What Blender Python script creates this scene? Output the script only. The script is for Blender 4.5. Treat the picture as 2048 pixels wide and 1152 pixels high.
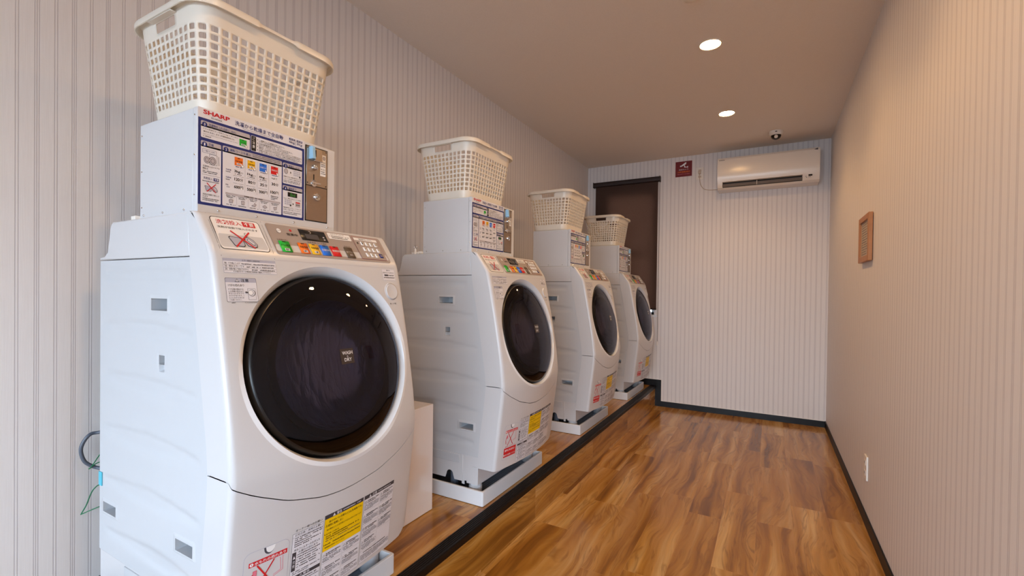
import bpy, bmesh, math, random
from mathutils import Vector, Matrix
from mathutils.geometry import delaunay_2d_cdt
PI = math.pi
for o in list(bpy.data.objects): bpy.data.objects.remove(o)
SC = bpy.context.scene
COL = SC.collection

# ------------------------------------------------------------------ room numbers (metres; x from the left wall, y into the room)
W, D, H = 2.341, 5.121, 2.667
YN = -2.6                      # the shop-front end behind the camera
SX, SH = 0.804, 0.22           # step edge and step height
PITCH = [0.5736, 1.7844, 3.034, 4.2551]

XE, YE = 4.7, -.35             # unseen front area behind the camera, widened to bring in more daylight
# ------------------------------------------------------------------ camera
yaw, pitch, roll = 0.5114, -0.0098, 0.0130
fw = Vector((-math.sin(yaw)*math.cos(pitch), math.cos(yaw)*math.cos(pitch), math.sin(pitch)))
r0 = fw.cross(Vector((0, 0, 1))).normalized(); u0 = r0.cross(fw)
rt = math.cos(roll)*r0 + math.sin(roll)*u0; up = -math.sin(roll)*r0 + math.cos(roll)*u0
cam = bpy.data.cameras.new('camera'); cam_o = bpy.data.objects.new('camera', cam); COL.objects.link(cam_o)
cam.sensor_width = 36; cam.lens = 919.5/2048*36; cam.shift_y = 16.14/2048; cam.clip_start = .05
cam_o.matrix_world = Matrix(((rt.x, up.x, -fw.x, 1.8735), (rt.y, up.y, -fw.y, 0), (rt.z, up.z, -fw.z, 1.219), (0, 0, 0, 1)))
SC.camera = cam_o

# ------------------------------------------------------------------ world, exposure, lights
SC.view_settings.view_transform = 'Standard'; SC.view_settings.look = 'None'
SC.view_settings.exposure = 0.0; SC.view_settings.gamma = 1; SC.view_settings.use_curve_mapping = False
wd = bpy.data.worlds.new('world'); SC.world = wd; wd.use_nodes = True
wn = wd.node_tree.nodes; wl = wd.node_tree.links
bg = wn['Background']
tc = wn.new('ShaderNodeTexCoord'); sp = wn.new('ShaderNodeSeparateXYZ'); cr = wn.new('ShaderNodeValToRGB')
wl.new(tc.outputs['Generated'], sp.inputs[0]); wl.new(sp.outputs[2], cr.inputs[0]); wl.new(cr.outputs[0], bg.inputs[0])
e = cr.color_ramp.elements; e[0].position = 0.0; e[0].color = (.80, .89, 1, 1); e[1].position = .5; e[1].color = (.64, .79, 1, 1)
bg.inputs[1].default_value = 15.5

def spot(y, x=1.548, en=13):
    l = bpy.data.lights.new('downlight_lamp', 'SPOT'); l.energy = en; l.color = (1, .58, .24)
    l.spot_size = math.radians(132); l.spot_blend = .5; l.shadow_soft_size = .045
    o = bpy.data.objects.new('downlight_lamp', l); o.location = (x, y, H-.03); COL.objects.link(o); return o
LIGHT_Y = [4.05, 2.89, 1.73, .57]
for y in LIGHT_Y: spot(y)
pl = bpy.data.lights.new('shopfront_portal', 'AREA'); pl.shape = 'RECTANGLE'; pl.size = 4.5; pl.size_y = 2.06; pl.cycles.is_portal = True
po = bpy.data.objects.new('shopfront_portal', pl); po.location = (2.35, YN+.02, 1.06); po.rotation_euler = (PI/2, 0, 0); COL.objects.link(po)

# ------------------------------------------------------------------ materials
def lin(c): c /= 255; return c/12.92 if c <= .04045 else ((c+.055)/1.055)**2.4
def rgb(r, g, b): return (lin(r), lin(g), lin(b), 1)
class NT:
    def __init__(s, name):
        s.m = bpy.data.materials.new(name); s.m.use_nodes = True; s.t = s.m.node_tree; s.n = s.t.nodes; s.b = s.n['Principled BSDF']; s.out = s.n['Material Output']
    def add(s, kind, **kw):
        n = s.n.new('ShaderNode'+kind)
        for k, v in kw.items(): setattr(n, k, v)
        return n
    def link(s, a, b): s.t.links.new(a, b)
    def math(s, op, a, b=None, c=None):
        n = s.add('Math', operation=op)
        for i, x in enumerate((a, b, c)):
            if x is None: continue
            if isinstance(x, (int, float)): n.inputs[i].default_value = x
            else: s.link(x, n.inputs[i])
        return n.outputs[0]
    def mix(s, f, a, b, mode='MIX'):
        n = s.add('Mix', data_type='RGBA', blend_type=mode)
        for i, x in ((0, f), (6, a), (7, b)):
            if isinstance(x, (int, float)): n.inputs[i].default_value = x
            elif isinstance(x, tuple): n.inputs[i].default_value = x
            else: s.link(x, n.inputs[i])
        return n.outputs[2]
    def obj(s):
        return s.add('TexCoord').outputs['Object']
    def noise(s, vec, scale, detail=3, rough=.5, dist=0):
        n = s.add('TexNoise'); n.inputs['Scale'].default_value = scale; n.inputs['Detail'].default_value = detail
        n.inputs['Roughness'].default_value = rough; n.inputs['Distortion'].default_value = dist
        if vec is not None: s.link(vec, n.inputs['Vector'])
        return n.outputs['Fac']
    def comb(s, x, y, z):
        n = s.add('CombineXYZ')
        for i, v in enumerate((x, y, z)):
            if isinstance(v, (int, float)): n.inputs[i].default_value = v
            else: s.link(v, n.inputs[i])
        return n.outputs[0]
    def ramp(s, f, stops, interp='LINEAR'):
        n = s.add('ValToRGB'); cr = n.color_ramp; cr.interpolation = interp
        while len(cr.elements) < len(stops): cr.elements.new(.5)
        for el, (p, c) in zip(cr.elements, stops): el.position = p; el.color = c
        s.link(f, n.inputs[0]); return n.outputs[0]
    def bump(s, h, strength, dist=.001):
        n = s.add('Bump'); n.inputs['Strength'].default_value = strength; n.inputs['Distance'].default_value = dist
        s.link(h, n.inputs['Height']); s.link(n.outputs[0], s.b.inputs['Normal'])
def setp(t, base=None, rough=None, metal=None, coat=None, spec=None):
    b = t.b
    if base: b.inputs['Base Color'].default_value = base
    if rough is not None: b.inputs['Roughness'].default_value = rough
    if metal is not None: b.inputs['Metallic'].default_value = metal
    if coat is not None: b.inputs['Coat Weight'].default_value = coat; b.inputs['Coat Roughness'].default_value = .06
    if spec is not None: b.inputs['Specular IOR Level'].default_value = spec
def plain(name, c, rough=.5, metal=0, coat=None, spec=None, var=.04, nscale=60, bump=0):
    t = NT(name); setp(t, rgb(*c), rough, metal, coat, spec)
    n = t.noise(t.obj(), nscale, 2)
    a = rgb(*c); d = tuple(x*(1-var) for x in a[:3])+(1,)
    t.link(t.mix(n, a, d), t.b.inputs['Base Color'])
    if bump: t.bump(n, bump)
    return t.m
M = {}
M['white'] = plain('white_plastic', (206, 206, 209), .28, var=.015, spec=.5)
M['panelwhite'] = plain('white_steel', (197, 200, 205), .38, var=.015)
M['steelwhite'] = plain('white_powder_coat', (209, 209, 212), .42, var=.02, nscale=900, bump=.05)
M['ring'] = plain('white_ring', (232, 236, 242), .22, var=.01)
M['black'] = plain('black_plastic', (16, 16, 18), .3, var=.1)
M['matblack'] = plain('matte_black', (14, 13, 13), .7, var=.1)
M['greybeige'] = plain('taupe_panel', (162, 150, 145), .4, var=.03)
M['label'] = plain('label_paper', (222, 222, 230), .45, var=.01)
M['labelwhite'] = plain('label_white', (238, 238, 240), .4, var=.01)
M['ink'] = plain('ink_black', (14, 13, 17), .5)
M['inkg'] = plain('ink_grey', (70, 70, 80), .5)
M['navy'] = plain('ink_navy', (20, 38, 112), .45)
M['red'] = plain('ink_red', (206, 22, 34), .45)
M['darkred'] = plain('logo_red', (190, 18, 38), .45)
M['pink'] = plain('ink_pink', (226, 120, 140), .5)
M['hdr'] = plain('header_grey', (184, 178, 184), .45)
M['hdrb'] = plain('header_bluegrey', (176, 178, 196), .45)
M['green'] = plain('key_green', (24, 178, 50), .4)
M['orange'] = plain('key_orange', (236, 112, 22), .4)
M['yellow'] = plain('key_yellow', (240, 186, 20), .4)
M['blue'] = plain('key_blue', (30, 112, 220), .4)
M['kred'] = plain('key_red', (214, 26, 30), .4)
M['brownkey'] = plain('key_brown', (96, 80, 62), .35)
M['warnyel'] = plain('warning_yellow', (242, 200, 0), .45)
M['dkgrey'] = plain('dark_grey_bar', (62, 62, 70), .5)
M['gtext'] = plain('led_green', (60, 150, 60), .5)
M['steel'] = plain('brushed_steel', (196, 184, 172), .32, 1, var=.08, nscale=200)
M['steeld'] = plain('steel_plate_lower', (170, 152, 138), .38, .9, var=.12, nscale=120)
M['chrome'] = plain('chrome', (225, 225, 228), .12, 1)
M['bluetape'] = plain('blue_plastic_tab', (150, 195, 225), .35)
M['teal'] = plain('teal_tape', (80, 190, 215), .4)
M['panc'] = plain('tray_plastic', (226, 228, 232), .35, var=.02)
M['pani'] = plain('tray_inside', (150, 165, 185), .4, var=.05)
M['hose'] = plain('grey_hose', (88, 96, 110), .4)
M['gwire'] = plain('green_wire', (16, 110, 70), .4)
M['emblem'] = plain('emblem_plate', (58, 48, 44), .35)
M['trim'] = plain('dark_trim', (14, 8, 7), .45, spec=.25, var=.2, nscale=40)
M['alum'] = plain('white_window_frame', (225, 230, 236), .35)
M['wood'] = plain('frame_wood', (186, 122, 66), .45, var=.25, nscale=30)
M['paper'] = plain('notice_paper', (196, 178, 160), .7)
M['signred'] = plain('sign_red', (116, 5, 11), .5)
M['acw'] = plain('ac_white', (236, 226, 214), .22, var=.01)
M['acg'] = plain('ac_louver', (128, 120, 116), .4)
M['ivory'] = plain('outlet_ivory', (240, 234, 226), .35)
M['cordc'] = plain('ac_cord', (205, 185, 165), .5)
M['camglass'] = plain('camera_dome_glass', (14, 12, 12), .08)
M['boxw'] = plain('glossy_white_panel', (236, 226, 220), .1, coat=.6, var=.01)
M['drumd'] = plain('drum_steel', (70, 72, 78), .35, .8, var=.3, nscale=50)
M['lamptrim'] = plain('lamp_trim', (235, 225, 210), .4)

t = NT('basket_plastic'); setp(t, rgb(244, 236, 222), .3)
tr = t.add('BsdfTranslucent'); tr.inputs[0].default_value = rgb(250, 244, 234); ms = t.add('MixShader'); ms.inputs[0].default_value = .26
t.link(t.b.outputs[0], ms.inputs[1]); t.link(tr.outputs[0], ms.inputs[2]); t.link(ms.outputs[0], t.out.inputs[0])
t.link(t.mix(t.noise(t.obj(), 30, 2), rgb(252, 247, 238), rgb(248, 242, 230)), t.b.inputs['Base Color']); M['basket'] = t.m

t = NT('tinted_glass')      # door: dark tinted, very glossy
fr = t.add('Fresnel'); fr.inputs[0].default_value = 1.5
tp = t.add('BsdfTransparent'); tp.inputs[0].default_value = (.42, .41, .50, 1)
gl = t.add('BsdfGlossy'); gl.inputs['Roughness'].default_value = .02; gl.inputs[0].default_value = (.6, .62, .72, 1)
ms = t.add('MixShader'); t.link(fr.outputs[0], ms.inputs[0]); t.link(tp.outputs[0], ms.inputs[1]); t.link(gl.outputs[0], ms.inputs[2])
t.link(ms.outputs[0], t.out.inputs[0]); M['tint'] = t.m
t = NT('window_glass'); tp = t.add('BsdfTransparent'); tp.inputs[0].default_value = (.93, .96, .97, 1); gl = t.add('BsdfGlossy'); gl.inputs['Roughness'].default_value = .01
fr = t.add('Fresnel'); fr.inputs[0].default_value = 1.45; ms = t.add('MixShader'); t.link(fr.outputs[0], ms.inputs[0]); t.link(tp.outputs[0], ms.inputs[1]); t.link(gl.outputs[0], ms.inputs[2]); t.link(ms.outputs[0], t.out.inputs[0]); M['glass'] = t.m
t = NT('door_bowl'); setp(t, rgb(150, 156, 180), .10, .6)
v = t.add('TexVoronoi'); v.inputs['Scale'].default_value = 34; mp = t.add('Mapping'); mp.inputs['Scale'].default_value = (1, 1.6, .6); t.link(t.obj(), mp.inputs[0]); t.link(mp.outputs[0], v.inputs['Vector'])
t.bump(t.math('ADD', v.outputs['Distance'], t.noise(mp.outputs[0], 26, 2, dist=1.5)), .5, .006); M['bowl'] = t.m

t = NT('lamp_glow'); em = t.add('Emission'); em.inputs[0].default_value = (1, .59, .26, 1); em.inputs[1].default_value = 135
t.link(em.outputs[0], t.out.inputs[0]); M['glow'] = t.m

def wallpaper(name, axis, ph):
    t = NT(name); s = t.add('SeparateXYZ'); t.link(t.obj(), s.inputs[0]); a = s.outputs[axis]; P = .0822
    f = t.math('FRACT', t.math('DIVIDE', t.math('SUBTRACT', a, ph), P))        # 0..1, triple line at .25, double at .75
    x = t.math('MULTIPLY', f, P)
    tot = None
    for c, offs in ((.25*P, (-.0047, 0, .0047)), (.75*P, (-.0031, .0031))):
        for o in offs:
            dd = t.math('ABSOLUTE', t.math('SUBTRACT', x, c+o))
            li = t.math('SUBTRACT', 1, t.math('SMOOTH_MIN', t.math('DIVIDE', dd, .0019), 1, .2))
            li = t.math('MAXIMUM', li, 0)
            tot = li if tot is None else t.math('ADD', tot, li)
    tot = t.math('MINIMUM', tot, 1)
    fine = t.noise(t.comb(t.math('MULTIPLY', s.outputs[axis], 420), 0, t.math('MULTIPLY', s.outputs[2], 9)), 1, 2)
    base = t.mix(fine, rgb(238, 233, 231), rgb(226, 220, 217))
    t.link(t.mix(t.math('MULTIPLY', tot, .75), base, rgb(180, 171, 174)), t.b.inputs['Base Color'])
    setp(t, rough=.55, spec=.35)
    t.bump(t.math('SUBTRACT', t.math('MULTIPLY', fine, .3), tot), .35, .0008)
    return t.m
M['wp_left'] = wallpaper('wallpaper_left', 1, .493-.0822*.25)
M['wp_right'] = wallpaper('wallpaper_right', 1, 1.995-.0822*.25)
M['wp_back'] = wallpaper('wallpaper_back', 0, 1.013-.0822*.25)

t = NT('ceiling_paper'); setp(t, rgb(226, 214, 202), .8); n = t.noise(t.obj(), 260, 3, .7); t.link(t.mix(n, rgb(242, 232, 222), rgb(226, 214, 202)), t.b.inputs['Base Color']); t.bump(n, .5, .0015); M['ceil'] = t.m

def planks(name, ax, along, ph=.826, pw=.1672, L=.909, gloss=.16):
    # boards of width pw across axis `ax`, length L along axis `along`
    t = NT(name); s = t.add('SeparateXYZ'); t.link(t.obj(), s.inputs[0]); a, b = s.outputs[ax], s.outputs[along]
    row = t.math('DIVIDE', t.math('SUBTRACT', a, ph), pw); ri = t.math('FLOOR', row); rf = t.math('FRACT', row)
    wn_ = t.add('TexWhiteNoise', noise_dimensions='1D'); t.link(ri, wn_.inputs['W'])
    col = t.math('ADD', t.math('DIVIDE', b, L), wn_.outputs['Value']); ci = t.math('FLOOR', col); cf = t.math('FRACT', col)
    wc = t.add('TexWhiteNoise', noise_dimensions='2D'); t.link(t.comb(ri, ci, 0), wc.inputs['Vector'])
    ws = t.add('SeparateColor'); t.link(wc.outputs['Color'], ws.inputs[0]); h1, h2, h3 = ws.outputs[0], ws.outputs[1], ws.outputs[2]
    # flowing figure inside each board
    off = t.math('MULTIPLY', h1, 37.0)
    warp = t.noise(t.comb(t.math('ADD', t.math('MULTIPLY', a, 3.5), off), t.math('MULTIPLY', b, 1.3), off), 1, 2)
    q = t.comb(t.math('ADD', t.math('ADD', t.math('MULTIPLY', a, 17), off), t.math('MULTIPLY', warp, 2.1)), t.math('MULTIPLY', b, .8), off)
    big = t.noise(q, 1, 2, .5)
    grain = t.noise(t.comb(t.math('ADD', t.math('MULTIPLY', a, 70), t.math('MULTIPLY', warp, 22)), t.math('MULTIPLY', b, 3.2), off), 1, 4, .65)
    kn = t.noise(t.comb(t.math('ADD', t.math('MULTIPLY', a, 26), t.math('MULTIPLY', warp, 9)), t.math('MULTIPLY', b, 2.2), t.math('ADD', off, 9)), 1, 3, .6)
    v = t.math('ADD', big, t.math('MULTIPLY', t.math('SUBTRACT', h2, .5), .15))
    c = t.ramp(v, [(.28, rgb(130, 82, 26)), (.42, rgb(182, 126, 50)), (.55, rgb(206, 152, 74)), (.70, rgb(230, 186, 116))])
    c = t.mix(t.math('MULTIPLY', t.math('SUBTRACT', 1, t.math('SMOOTH_MIN', t.math('DIVIDE', t.math('ABSOLUTE', t.math('SUBTRACT', kn, .42)), .05), 1, .3)), .45), c, rgb(108, 64, 24))
    c = t.mix(.5, c, t.ramp(grain, [(.3, (.42, .38, .34, 1)), (.7, (1, 1, 1, 1))]), 'MULTIPLY')
    c = t.mix(t.math('MULTIPLY', h3, .35), c, rgb(158, 102, 36))
    ea = t.math('MULTIPLY', t.math('MINIMUM', rf, t.math('SUBTRACT', 1, rf)), pw); eb = t.math('MULTIPLY', t.math('MINIMUM', cf, t.math('SUBTRACT', 1, cf)), L)
    gap = t.math('LESS_THAN', t.math('MINIMUM', ea, eb), .0011)
    c = t.mix(t.math('MULTIPLY', gap, .35), c, rgb(205, 150, 90))
    t.link(c, t.b.inputs['Base Color']); setp(t, rough=gloss, spec=.5)
    t.link(t.math('ADD', t.math('MULTIPLY', grain, .10), gloss-.04), t.b.inputs['Roughness'])
    t.bump(t.math('SUBTRACT', t.math('MULTIPLY', grain, .12), gap), .12, .001)
    return t.m
M['floor'] = planks('wood_floor', 0, 1)
M['riser'] = planks('wood_riser', 2, 1, ph=.012)

t = NT('blind_fabric'); setp(t, rgb(78, 44, 34), .8)
s = t.add('SeparateXYZ'); t.link(t.obj(), s.inputs[0]); wv = t.noise(t.comb(t.math('MULTIPLY', s.outputs[0], 500), 0, t.math('MULTIPLY', s.outputs[2], 70)), 1, 3)
bc = t.mix(wv, rgb(98, 74, 64), rgb(72, 52, 45)); t.link(bc, t.b.inputs['Base Color'])
tr = t.add('BsdfTranslucent'); t.link(t.mix(wv, rgb(150, 122, 108), rgb(112, 88, 76)), tr.inputs[0]); ms = t.add('MixShader'); ms.inputs[0].default_value = .4
t.link(t.b.outputs[0], ms.inputs[1]); t.link(tr.outputs[0], ms.inputs[2]); t.link(ms.outputs[0], t.out.inputs[0]); M['blind'] = t.m
M['blindroll'] = plain('blind_roller', (34, 16, 14), .5)
M['asphalt'] = plain('outside_ground', (120, 122, 124), .9, var=.3, nscale=4)

# ------------------------------------------------------------------ mesh helpers
class MB:
    def __init__(s): s.v = []; s.f = []; s.m = []; s.mats = []
    def mi(s, mat):
        if mat not in s.mats: s.mats.append(mat)
        return s.mats.index(mat)
    def add(s, vs, fs, mat):
        k = len(s.v); s.v += [tuple(x) for x in vs]; i = s.mi(mat)
        for f in fs: s.f.append(tuple(k+j for j in f)); s.m.append(i)
        return s
    def box(s, a, b, mat):
        (x0, y0, z0), (x1, y1, z1) = a, b
        v = [(x0, y0, z0), (x1, y0, z0), (x1, y1, z0), (x0, y1, z0), (x0, y0, z1), (x1, y0, z1), (x1, y1, z1), (x0, y1, z1)]
        return s.add(v, [(0, 3, 2, 1), (4, 5, 6, 7), (0, 1, 5, 4), (1, 2, 6, 5), (2, 3, 7, 6), (3, 0, 4, 7)], mat)
    def prism(s, pts, a0, a1, axis, mat, caps=True):
        # pts: 2D polygon; extruded along axis (0,1,2) from a0 to a1. 2D coords map to the remaining axes in order
        def P(p, a):
            l = list(p); l.insert(axis, a); return l
        n = len(pts); v = [P(p, a0) for p in pts]+[P(p, a1) for p in pts]
        f = [(i, (i+1) % n, n+(i+1) % n, n+i) for i in range(n)]
        if caps: f += [tuple(range(n))[::-1], tuple(range(n, 2*n))]
        return s.add(v, f, mat)
    def tube(s, pts, r, mat, n=10, closed=False):
        P = [Vector(p) for p in pts]; m = len(P); rings = []; prev = None
        for i, p in enumerate(P):
            a = P[(i-1) % m] if (closed or i > 0) else p; b = P[(i+1) % m] if (closed or i < m-1) else p
            tdir = (b-a).normalized()
            if prev is None: nn = tdir.orthogonal().normalized()
            else: nn = (prev-tdir*prev.dot(tdir)).normalized()
            prev = nn; bb = tdir.cross(nn)
            rings.append([p+(nn*math.cos(2*PI*j/n)+bb*math.sin(2*PI*j/n))*r for j in range(n)])
        v = [x for rg in rings for x in rg]; f = []
        for i in range(m if closed else m-1):
            for j in range(n):
                i2 = (i+1) % m; f.append((i*n+j, i*n+(j+1) % n, i2*n+(j+1) % n, i2*n+j))
        if not closed: f += [tuple(range(n))[::-1], tuple((m-1)*n+j for j in range(n))]
        return s.add(v, f, mat)
    def lathe(s, prof, c, ax, mat, n=48, cap0=True, cap1=True, ref=None):
        # prof: list of (r, h) along axis vector ax from centre c
        ax = Vector(ax).normalized(); c = Vector(c); e1 = Vector(ref) if ref else ax.orthogonal().normalized(); e2 = ax.cross(e1); v = []; f = []
        for r, h in prof:
            for j in range(n): v.append(c+ax*h+(e1*math.cos(2*PI*j/n)+e2*math.sin(2*PI*j/n))*r)
        for i in range(len(prof)-1):
            for j in range(n): f.append((i*n+j, i*n+(j+1) % n, (i+1)*n+(j+1) % n, (i+1)*n+j))
        if cap0: f.append(tuple(range(n))[::-1])
        if cap1: f.append(tuple((len(prof)-1)*n+j for j in range(n)))
        return s.add(v, f, mat)
    def grid(s, us, vs, fn, mat, skip=None):
        v = [fn(a, b) for b in vs for a in us]; n = len(us); f = []
        for j in range(len(vs)-1):
            for i in range(n-1):
                if skip and skip((us[i]+us[i+1])/2, (vs[j]+vs[j+1])/2): continue
                f.append((j*n+i, j*n+i+1, (j+1)*n+i+1, (j+1)*n+i))
        return s.add(v, f, mat)
    def build(s, name, parent=None, org=(0, 0, 0), bevel=0, seg=2, sharp=35, solid=0, fixn=True):
        me = bpy.data.meshes.new(name)
        if parent is not None and 'org' in parent: org = parent['org']
        me.from_pydata([(x-org[0], y-org[1], z-org[2]) for x, y, z in s.v], [], s.f)
        for m in s.mats: me.materials.append(M[m] if isinstance(m, str) else m)
        for p, i in zip(me.polygons, s.m): p.material_index = i
        bm = bmesh.new(); bm.from_mesh(me)
        if fixn: bmesh.ops.recalc_face_normals(bm, faces=bm.faces)
        lim = math.radians(sharp)
        for ed in bm.edges:
            ed.smooth = not (len(ed.link_faces) != 2 or ed.calc_face_angle(9) > lim)
        for fc in bm.faces: fc.smooth = True
        bm.to_mesh(me); bm.free()
        o = bpy.data.objects.new(name, me); COL.objects.link(o)
        o['org'] = tuple(org)
        if parent is not None: o.parent = parent
        else: o.location = org
        if bevel:
            b = o.modifiers.new('bevel', 'BEVEL'); b.width = bevel; b.segments = seg; b.limit_method = 'ANGLE'; b.angle_limit = math.radians(38); b.harden_normals = False
        if solid:
            b = o.modifiers.new('solid', 'SOLIDIFY'); b.thickness = solid; b.offset = -1
        return o
def smooth_path(pts, k=8):
    P = [Vector(p) for p in pts]; out = []
    for i in range(len(P)-1):
        p0 = P[max(i-1, 0)]; p1 = P[i]; p2 = P[i+1]; p3 = P[min(i+2, len(P)-1)]
        for j in range(k):
            t = j/k; out.append(.5*((2*p1)+(p2-p0)*t+(2*p0-5*p1+4*p2-p3)*t*t+(3*p1-p0-3*p2+p3)*t**3))
    out.append(P[-1]); return out
def tag(o, label, cat, group=None):
    o['label'] = label; o['category'] = cat
    if group: o['group'] = group
    return o
def thing(name, org, label, cat, group=None):
    o = bpy.data.objects.new(name, None); COL.objects.link(o); o.location = org; o.empty_display_size = .1
    o['org'] = tuple(org); return tag(o, label, cat, group)
def struct(o): o['kind'] = 'structure'; return o
def copy_tree(root, loc, skip=()):
    def cp(o, par):
        c = o.copy(); COL.objects.link(c)
        if par: c.parent = par
        for ch in o.children:
            if ch.name.split('.')[0] in skip: continue
            cp(ch, c)
        return c
    r = cp(root, None); r.location = loc; return r
def kids(o): return o.children

# text as geometry -----------------------------------------------------------
_cu = bpy.data.curves.new('lettering', 'FONT'); _cu.resolution_u = 2; _to = bpy.data.objects.new('lettering', _cu); COL.objects.link(_to)
_cache = {}
def glyphs(s, bold):
    k = (s, bold)
    if k not in _cache:
        _cu.body = s; _cu.offset = bold; _cu.resolution_u = 2
        bpy.context.view_layer.update(); dg = bpy.context.evaluated_depsgraph_get(); ev = _to.evaluated_get(dg); me = ev.to_mesh()
        v = [(q.co.x, q.co.y) for q in me.vertices]; f = [tuple(p.vertices) for p in me.polygons]; ev.to_mesh_clear(); _cache[k] = (v, f)
    return _cache[k]
class Decal(MB):
    """flat print drawn in (u, v) and wrapped on a surface by fn(u, v, h)"""
    def __init__(s, fn, step=.02, lay=.00016, base=.0004): super().__init__(); s.fn = fn; s.step = step; s.lay = lay; s.base = base
    def P(s, u, v, L): return s.fn(u, v, s.base+s.lay*L)
    def shape(s, us, lo, hi, mat, L):
        v = []
        for u in us: v += [s.P(u, lo(u), L), s.P(u, hi(u), L)]
        s.add(v, [(2*i, 2*i+2, 2*i+3, 2*i+1) for i in range(len(us)-1)], mat); return s
    def us(s, a, b):
        n = max(1, int(abs(b-a)/s.step+.999)); return [a+(b-a)*i/n for i in range(n+1)]
    def rect(s, u0, v0, u1, v1, mat, L=1): return s.shape(s.us(u0, u1), lambda u: v0, lambda u: v1, mat, L)
    def rrect(s, u0, v0, u1, v1, r, mat, L=1):
        c = [r*(1-math.cos(k*PI/2/5)) for k in range(6)]
        us = [u0+x for x in c]+s.us(u0+r, u1-r)[1:-1]+[u1-x for x in c[::-1]]
        def d(u):
            q = max(0, r-(u-u0), r-(u1-u)); q = min(q, r); return r-math.sqrt(max(0, r*r-q*q))
        return s.shape(us, lambda u: v0+d(u), lambda u: v1-d(u), mat, L)
    def circ(s, u, v, r, mat, L=1, k=1.0):
        us = [u-r*k*math.cos(PI*i/12) for i in range(13)]
        g = lambda x: r*math.sqrt(max(0, 1-((x-u)/(r*k))**2))
        return s.shape(us, lambda x: v-g(x), lambda x: v+g(x), mat, L)
    def frame(s, u0, v0, u1, v1, w, mat, L=1):
        s.rect(u0, v0, u1, v0+w, mat, L); s.rect(u0, v1-w, u1, v1, mat, L); s.rect(u0, v0+w, u0+w, v1-w, mat, L); return s.rect(u1-w, v0+w, u1, v1-w, mat, L)
    def line(s, a, b, w, mat, L=2):
        (x0, y0), (x1, y1) = a, b; dx, dy = x1-x0, y1-y0; l = math.hypot(dx, dy) or 1; nx, ny = -dy/l*w/2, dx/l*w/2
        n = max(1, int(l/s.step+.999)); v = []
        for i in range(n+1):
            k = i/n; x, y = x0+dx*k, y0+dy*k; v += [s.P(x-nx, y-ny, L), s.P(x+nx, y+ny, L)]
        return s.add(v, [(2*i, 2*i+2, 2*i+3, 2*i+1) for i in range(n)], mat)
    def poly(s, pts, mat, L=2): return s.add([s.P(u, v, L) for u, v in pts], [tuple(range(len(pts)))], mat)
    def text(s, t, u0, v0, u1, v1, mat, L=3, bold=.0):
        v, f = glyphs(t, bold)
        if not v: return s
        a, b = min(x for x, y in v), max(x for x, y in v); c, d = min(y for x, y in v), max(y for x, y in v)
        k = (u1-u0)/(b-a); q = (v1-v0)/(d-c)
        return s.add([s.P(u0+(x-a)*k, v0+(y-c)*q, L) for x, y in v], f, mat)
    def fill(s, u0, v, u1, h, mat, seed, L=3):
        """a line of print too small to read: one small block per character"""
        R = random.Random(seed); u = u0
        while u < u1-h*.5:
            w = h*R.uniform(.55, .85)
            if R.random() > .07:
                hh = h*R.uniform(.6, 1); z = v+(h-hh)*R.random()
                s.add([s.P(u, z, L), s.P(u+w, z, L), s.P(u+w, z+hh, L), s.P(u, z+hh, L)], [(0, 1, 2, 3)], mat)
            u += w+h*.28
        return s
    def para(s, u0, vtop, u1, h, pitch, n, mat, seed, L=3):
        for i in range(n): s.fill(u0, vtop-h-i*pitch, u1-(0 if i < n-1 else (u1-u0)*.4), h, mat, seed*31+i, L)
        return s

# ------------------------------------------------------------------ room shell
def slab(name, a, b, mat): return struct(MB().box(a, b, mat).build(name))
b = MB(); b.box((-.1, YE, -.08), (W+.1, D+.1, 0), 'floor'); b.box((-.1, YN-.1, -.08), (XE+.1, YE, 0), 'floor'); struct(b.build('floor'))
b = MB(); b.box((-.1, YE, H), (W+.1, D+.1, H+.08), 'ceil'); b.box((-.1, YN-.1, H), (XE+.1, YE, H+.08), 'ceil'); struct(b.build('ceiling'))
slab('wall_right', (W, YE, 0), (W+.1, D+.1, H), 'wp_right')
slab('wall_left', (-.1, YN-.1, 0), (0, D+.1, H), 'wp_left')
slab('wall_return', (W+.1, YE, 0), (XE+.1, YE+.1, H), 'wp_back')
slab('wall_east', (XE, YN-.1, 0), (XE+.1, YE, H), 'wp_right')
WX0, WX1, WZ0, WZ1 = .235, .775, .985, 2.325          # small window in the back wall
b = MB(); b.box((0, D, 0), (WX0, D+.12, H), 'wp_back'); b.box((WX1, D, 0), (W, D+.12, H), 'wp_back')
b.box((WX0, D, 0), (WX1, D+.12, WZ0), 'wp_back'); b.box((WX0, D, WZ1), (WX1, D+.12, H), 'wp_back'); struct(b.build('wall_back', fixn=True))
# unseen glazed shop-front behind the camera, built wide to light the room
FX0, FX1, FZ1 = .12, XE-.12, 2.1
b = MB(); b.box((0, YN-.1, 0), (FX0, YN, H), 'wp_back'); b.box((FX1, YN-.1, 0), (XE, YN, H), 'wp_back'); b.box((FX0, YN-.1, FZ1), (FX1, YN, H), 'wp_back'); struct(b.build('wall_front'))
wf = struct(bpy.data.objects.new('window_1', None)); COL.objects.link(wf); wf.location = (XE/2, YN-.05, 0); wf['org'] = (XE/2, YN-.05, 0)
b = MB(); b.box((FX0, YN-.08, FZ1-.06), (FX1, YN-.03, FZ1), 'alum'); b.box((FX0, YN-.08, 0), (FX1, YN-.03, .08), 'alum')
for k in range(5): x = FX0+(FX1-FX0-.05)*k/4; b.box((x, YN-.08, 0), (x+.05, YN-.03, FZ1), 'alum')
b.build('window_frame', wf)
MB().box((FX0+.01, YN-.058, .02), (FX1-.01, YN-.053, FZ1-.01), 'glass').build('window_pane', wf)
struct(MB().box((-8, -16, -.12), (14, YN-.1, -.04), 'asphalt').build('ground'))
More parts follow.
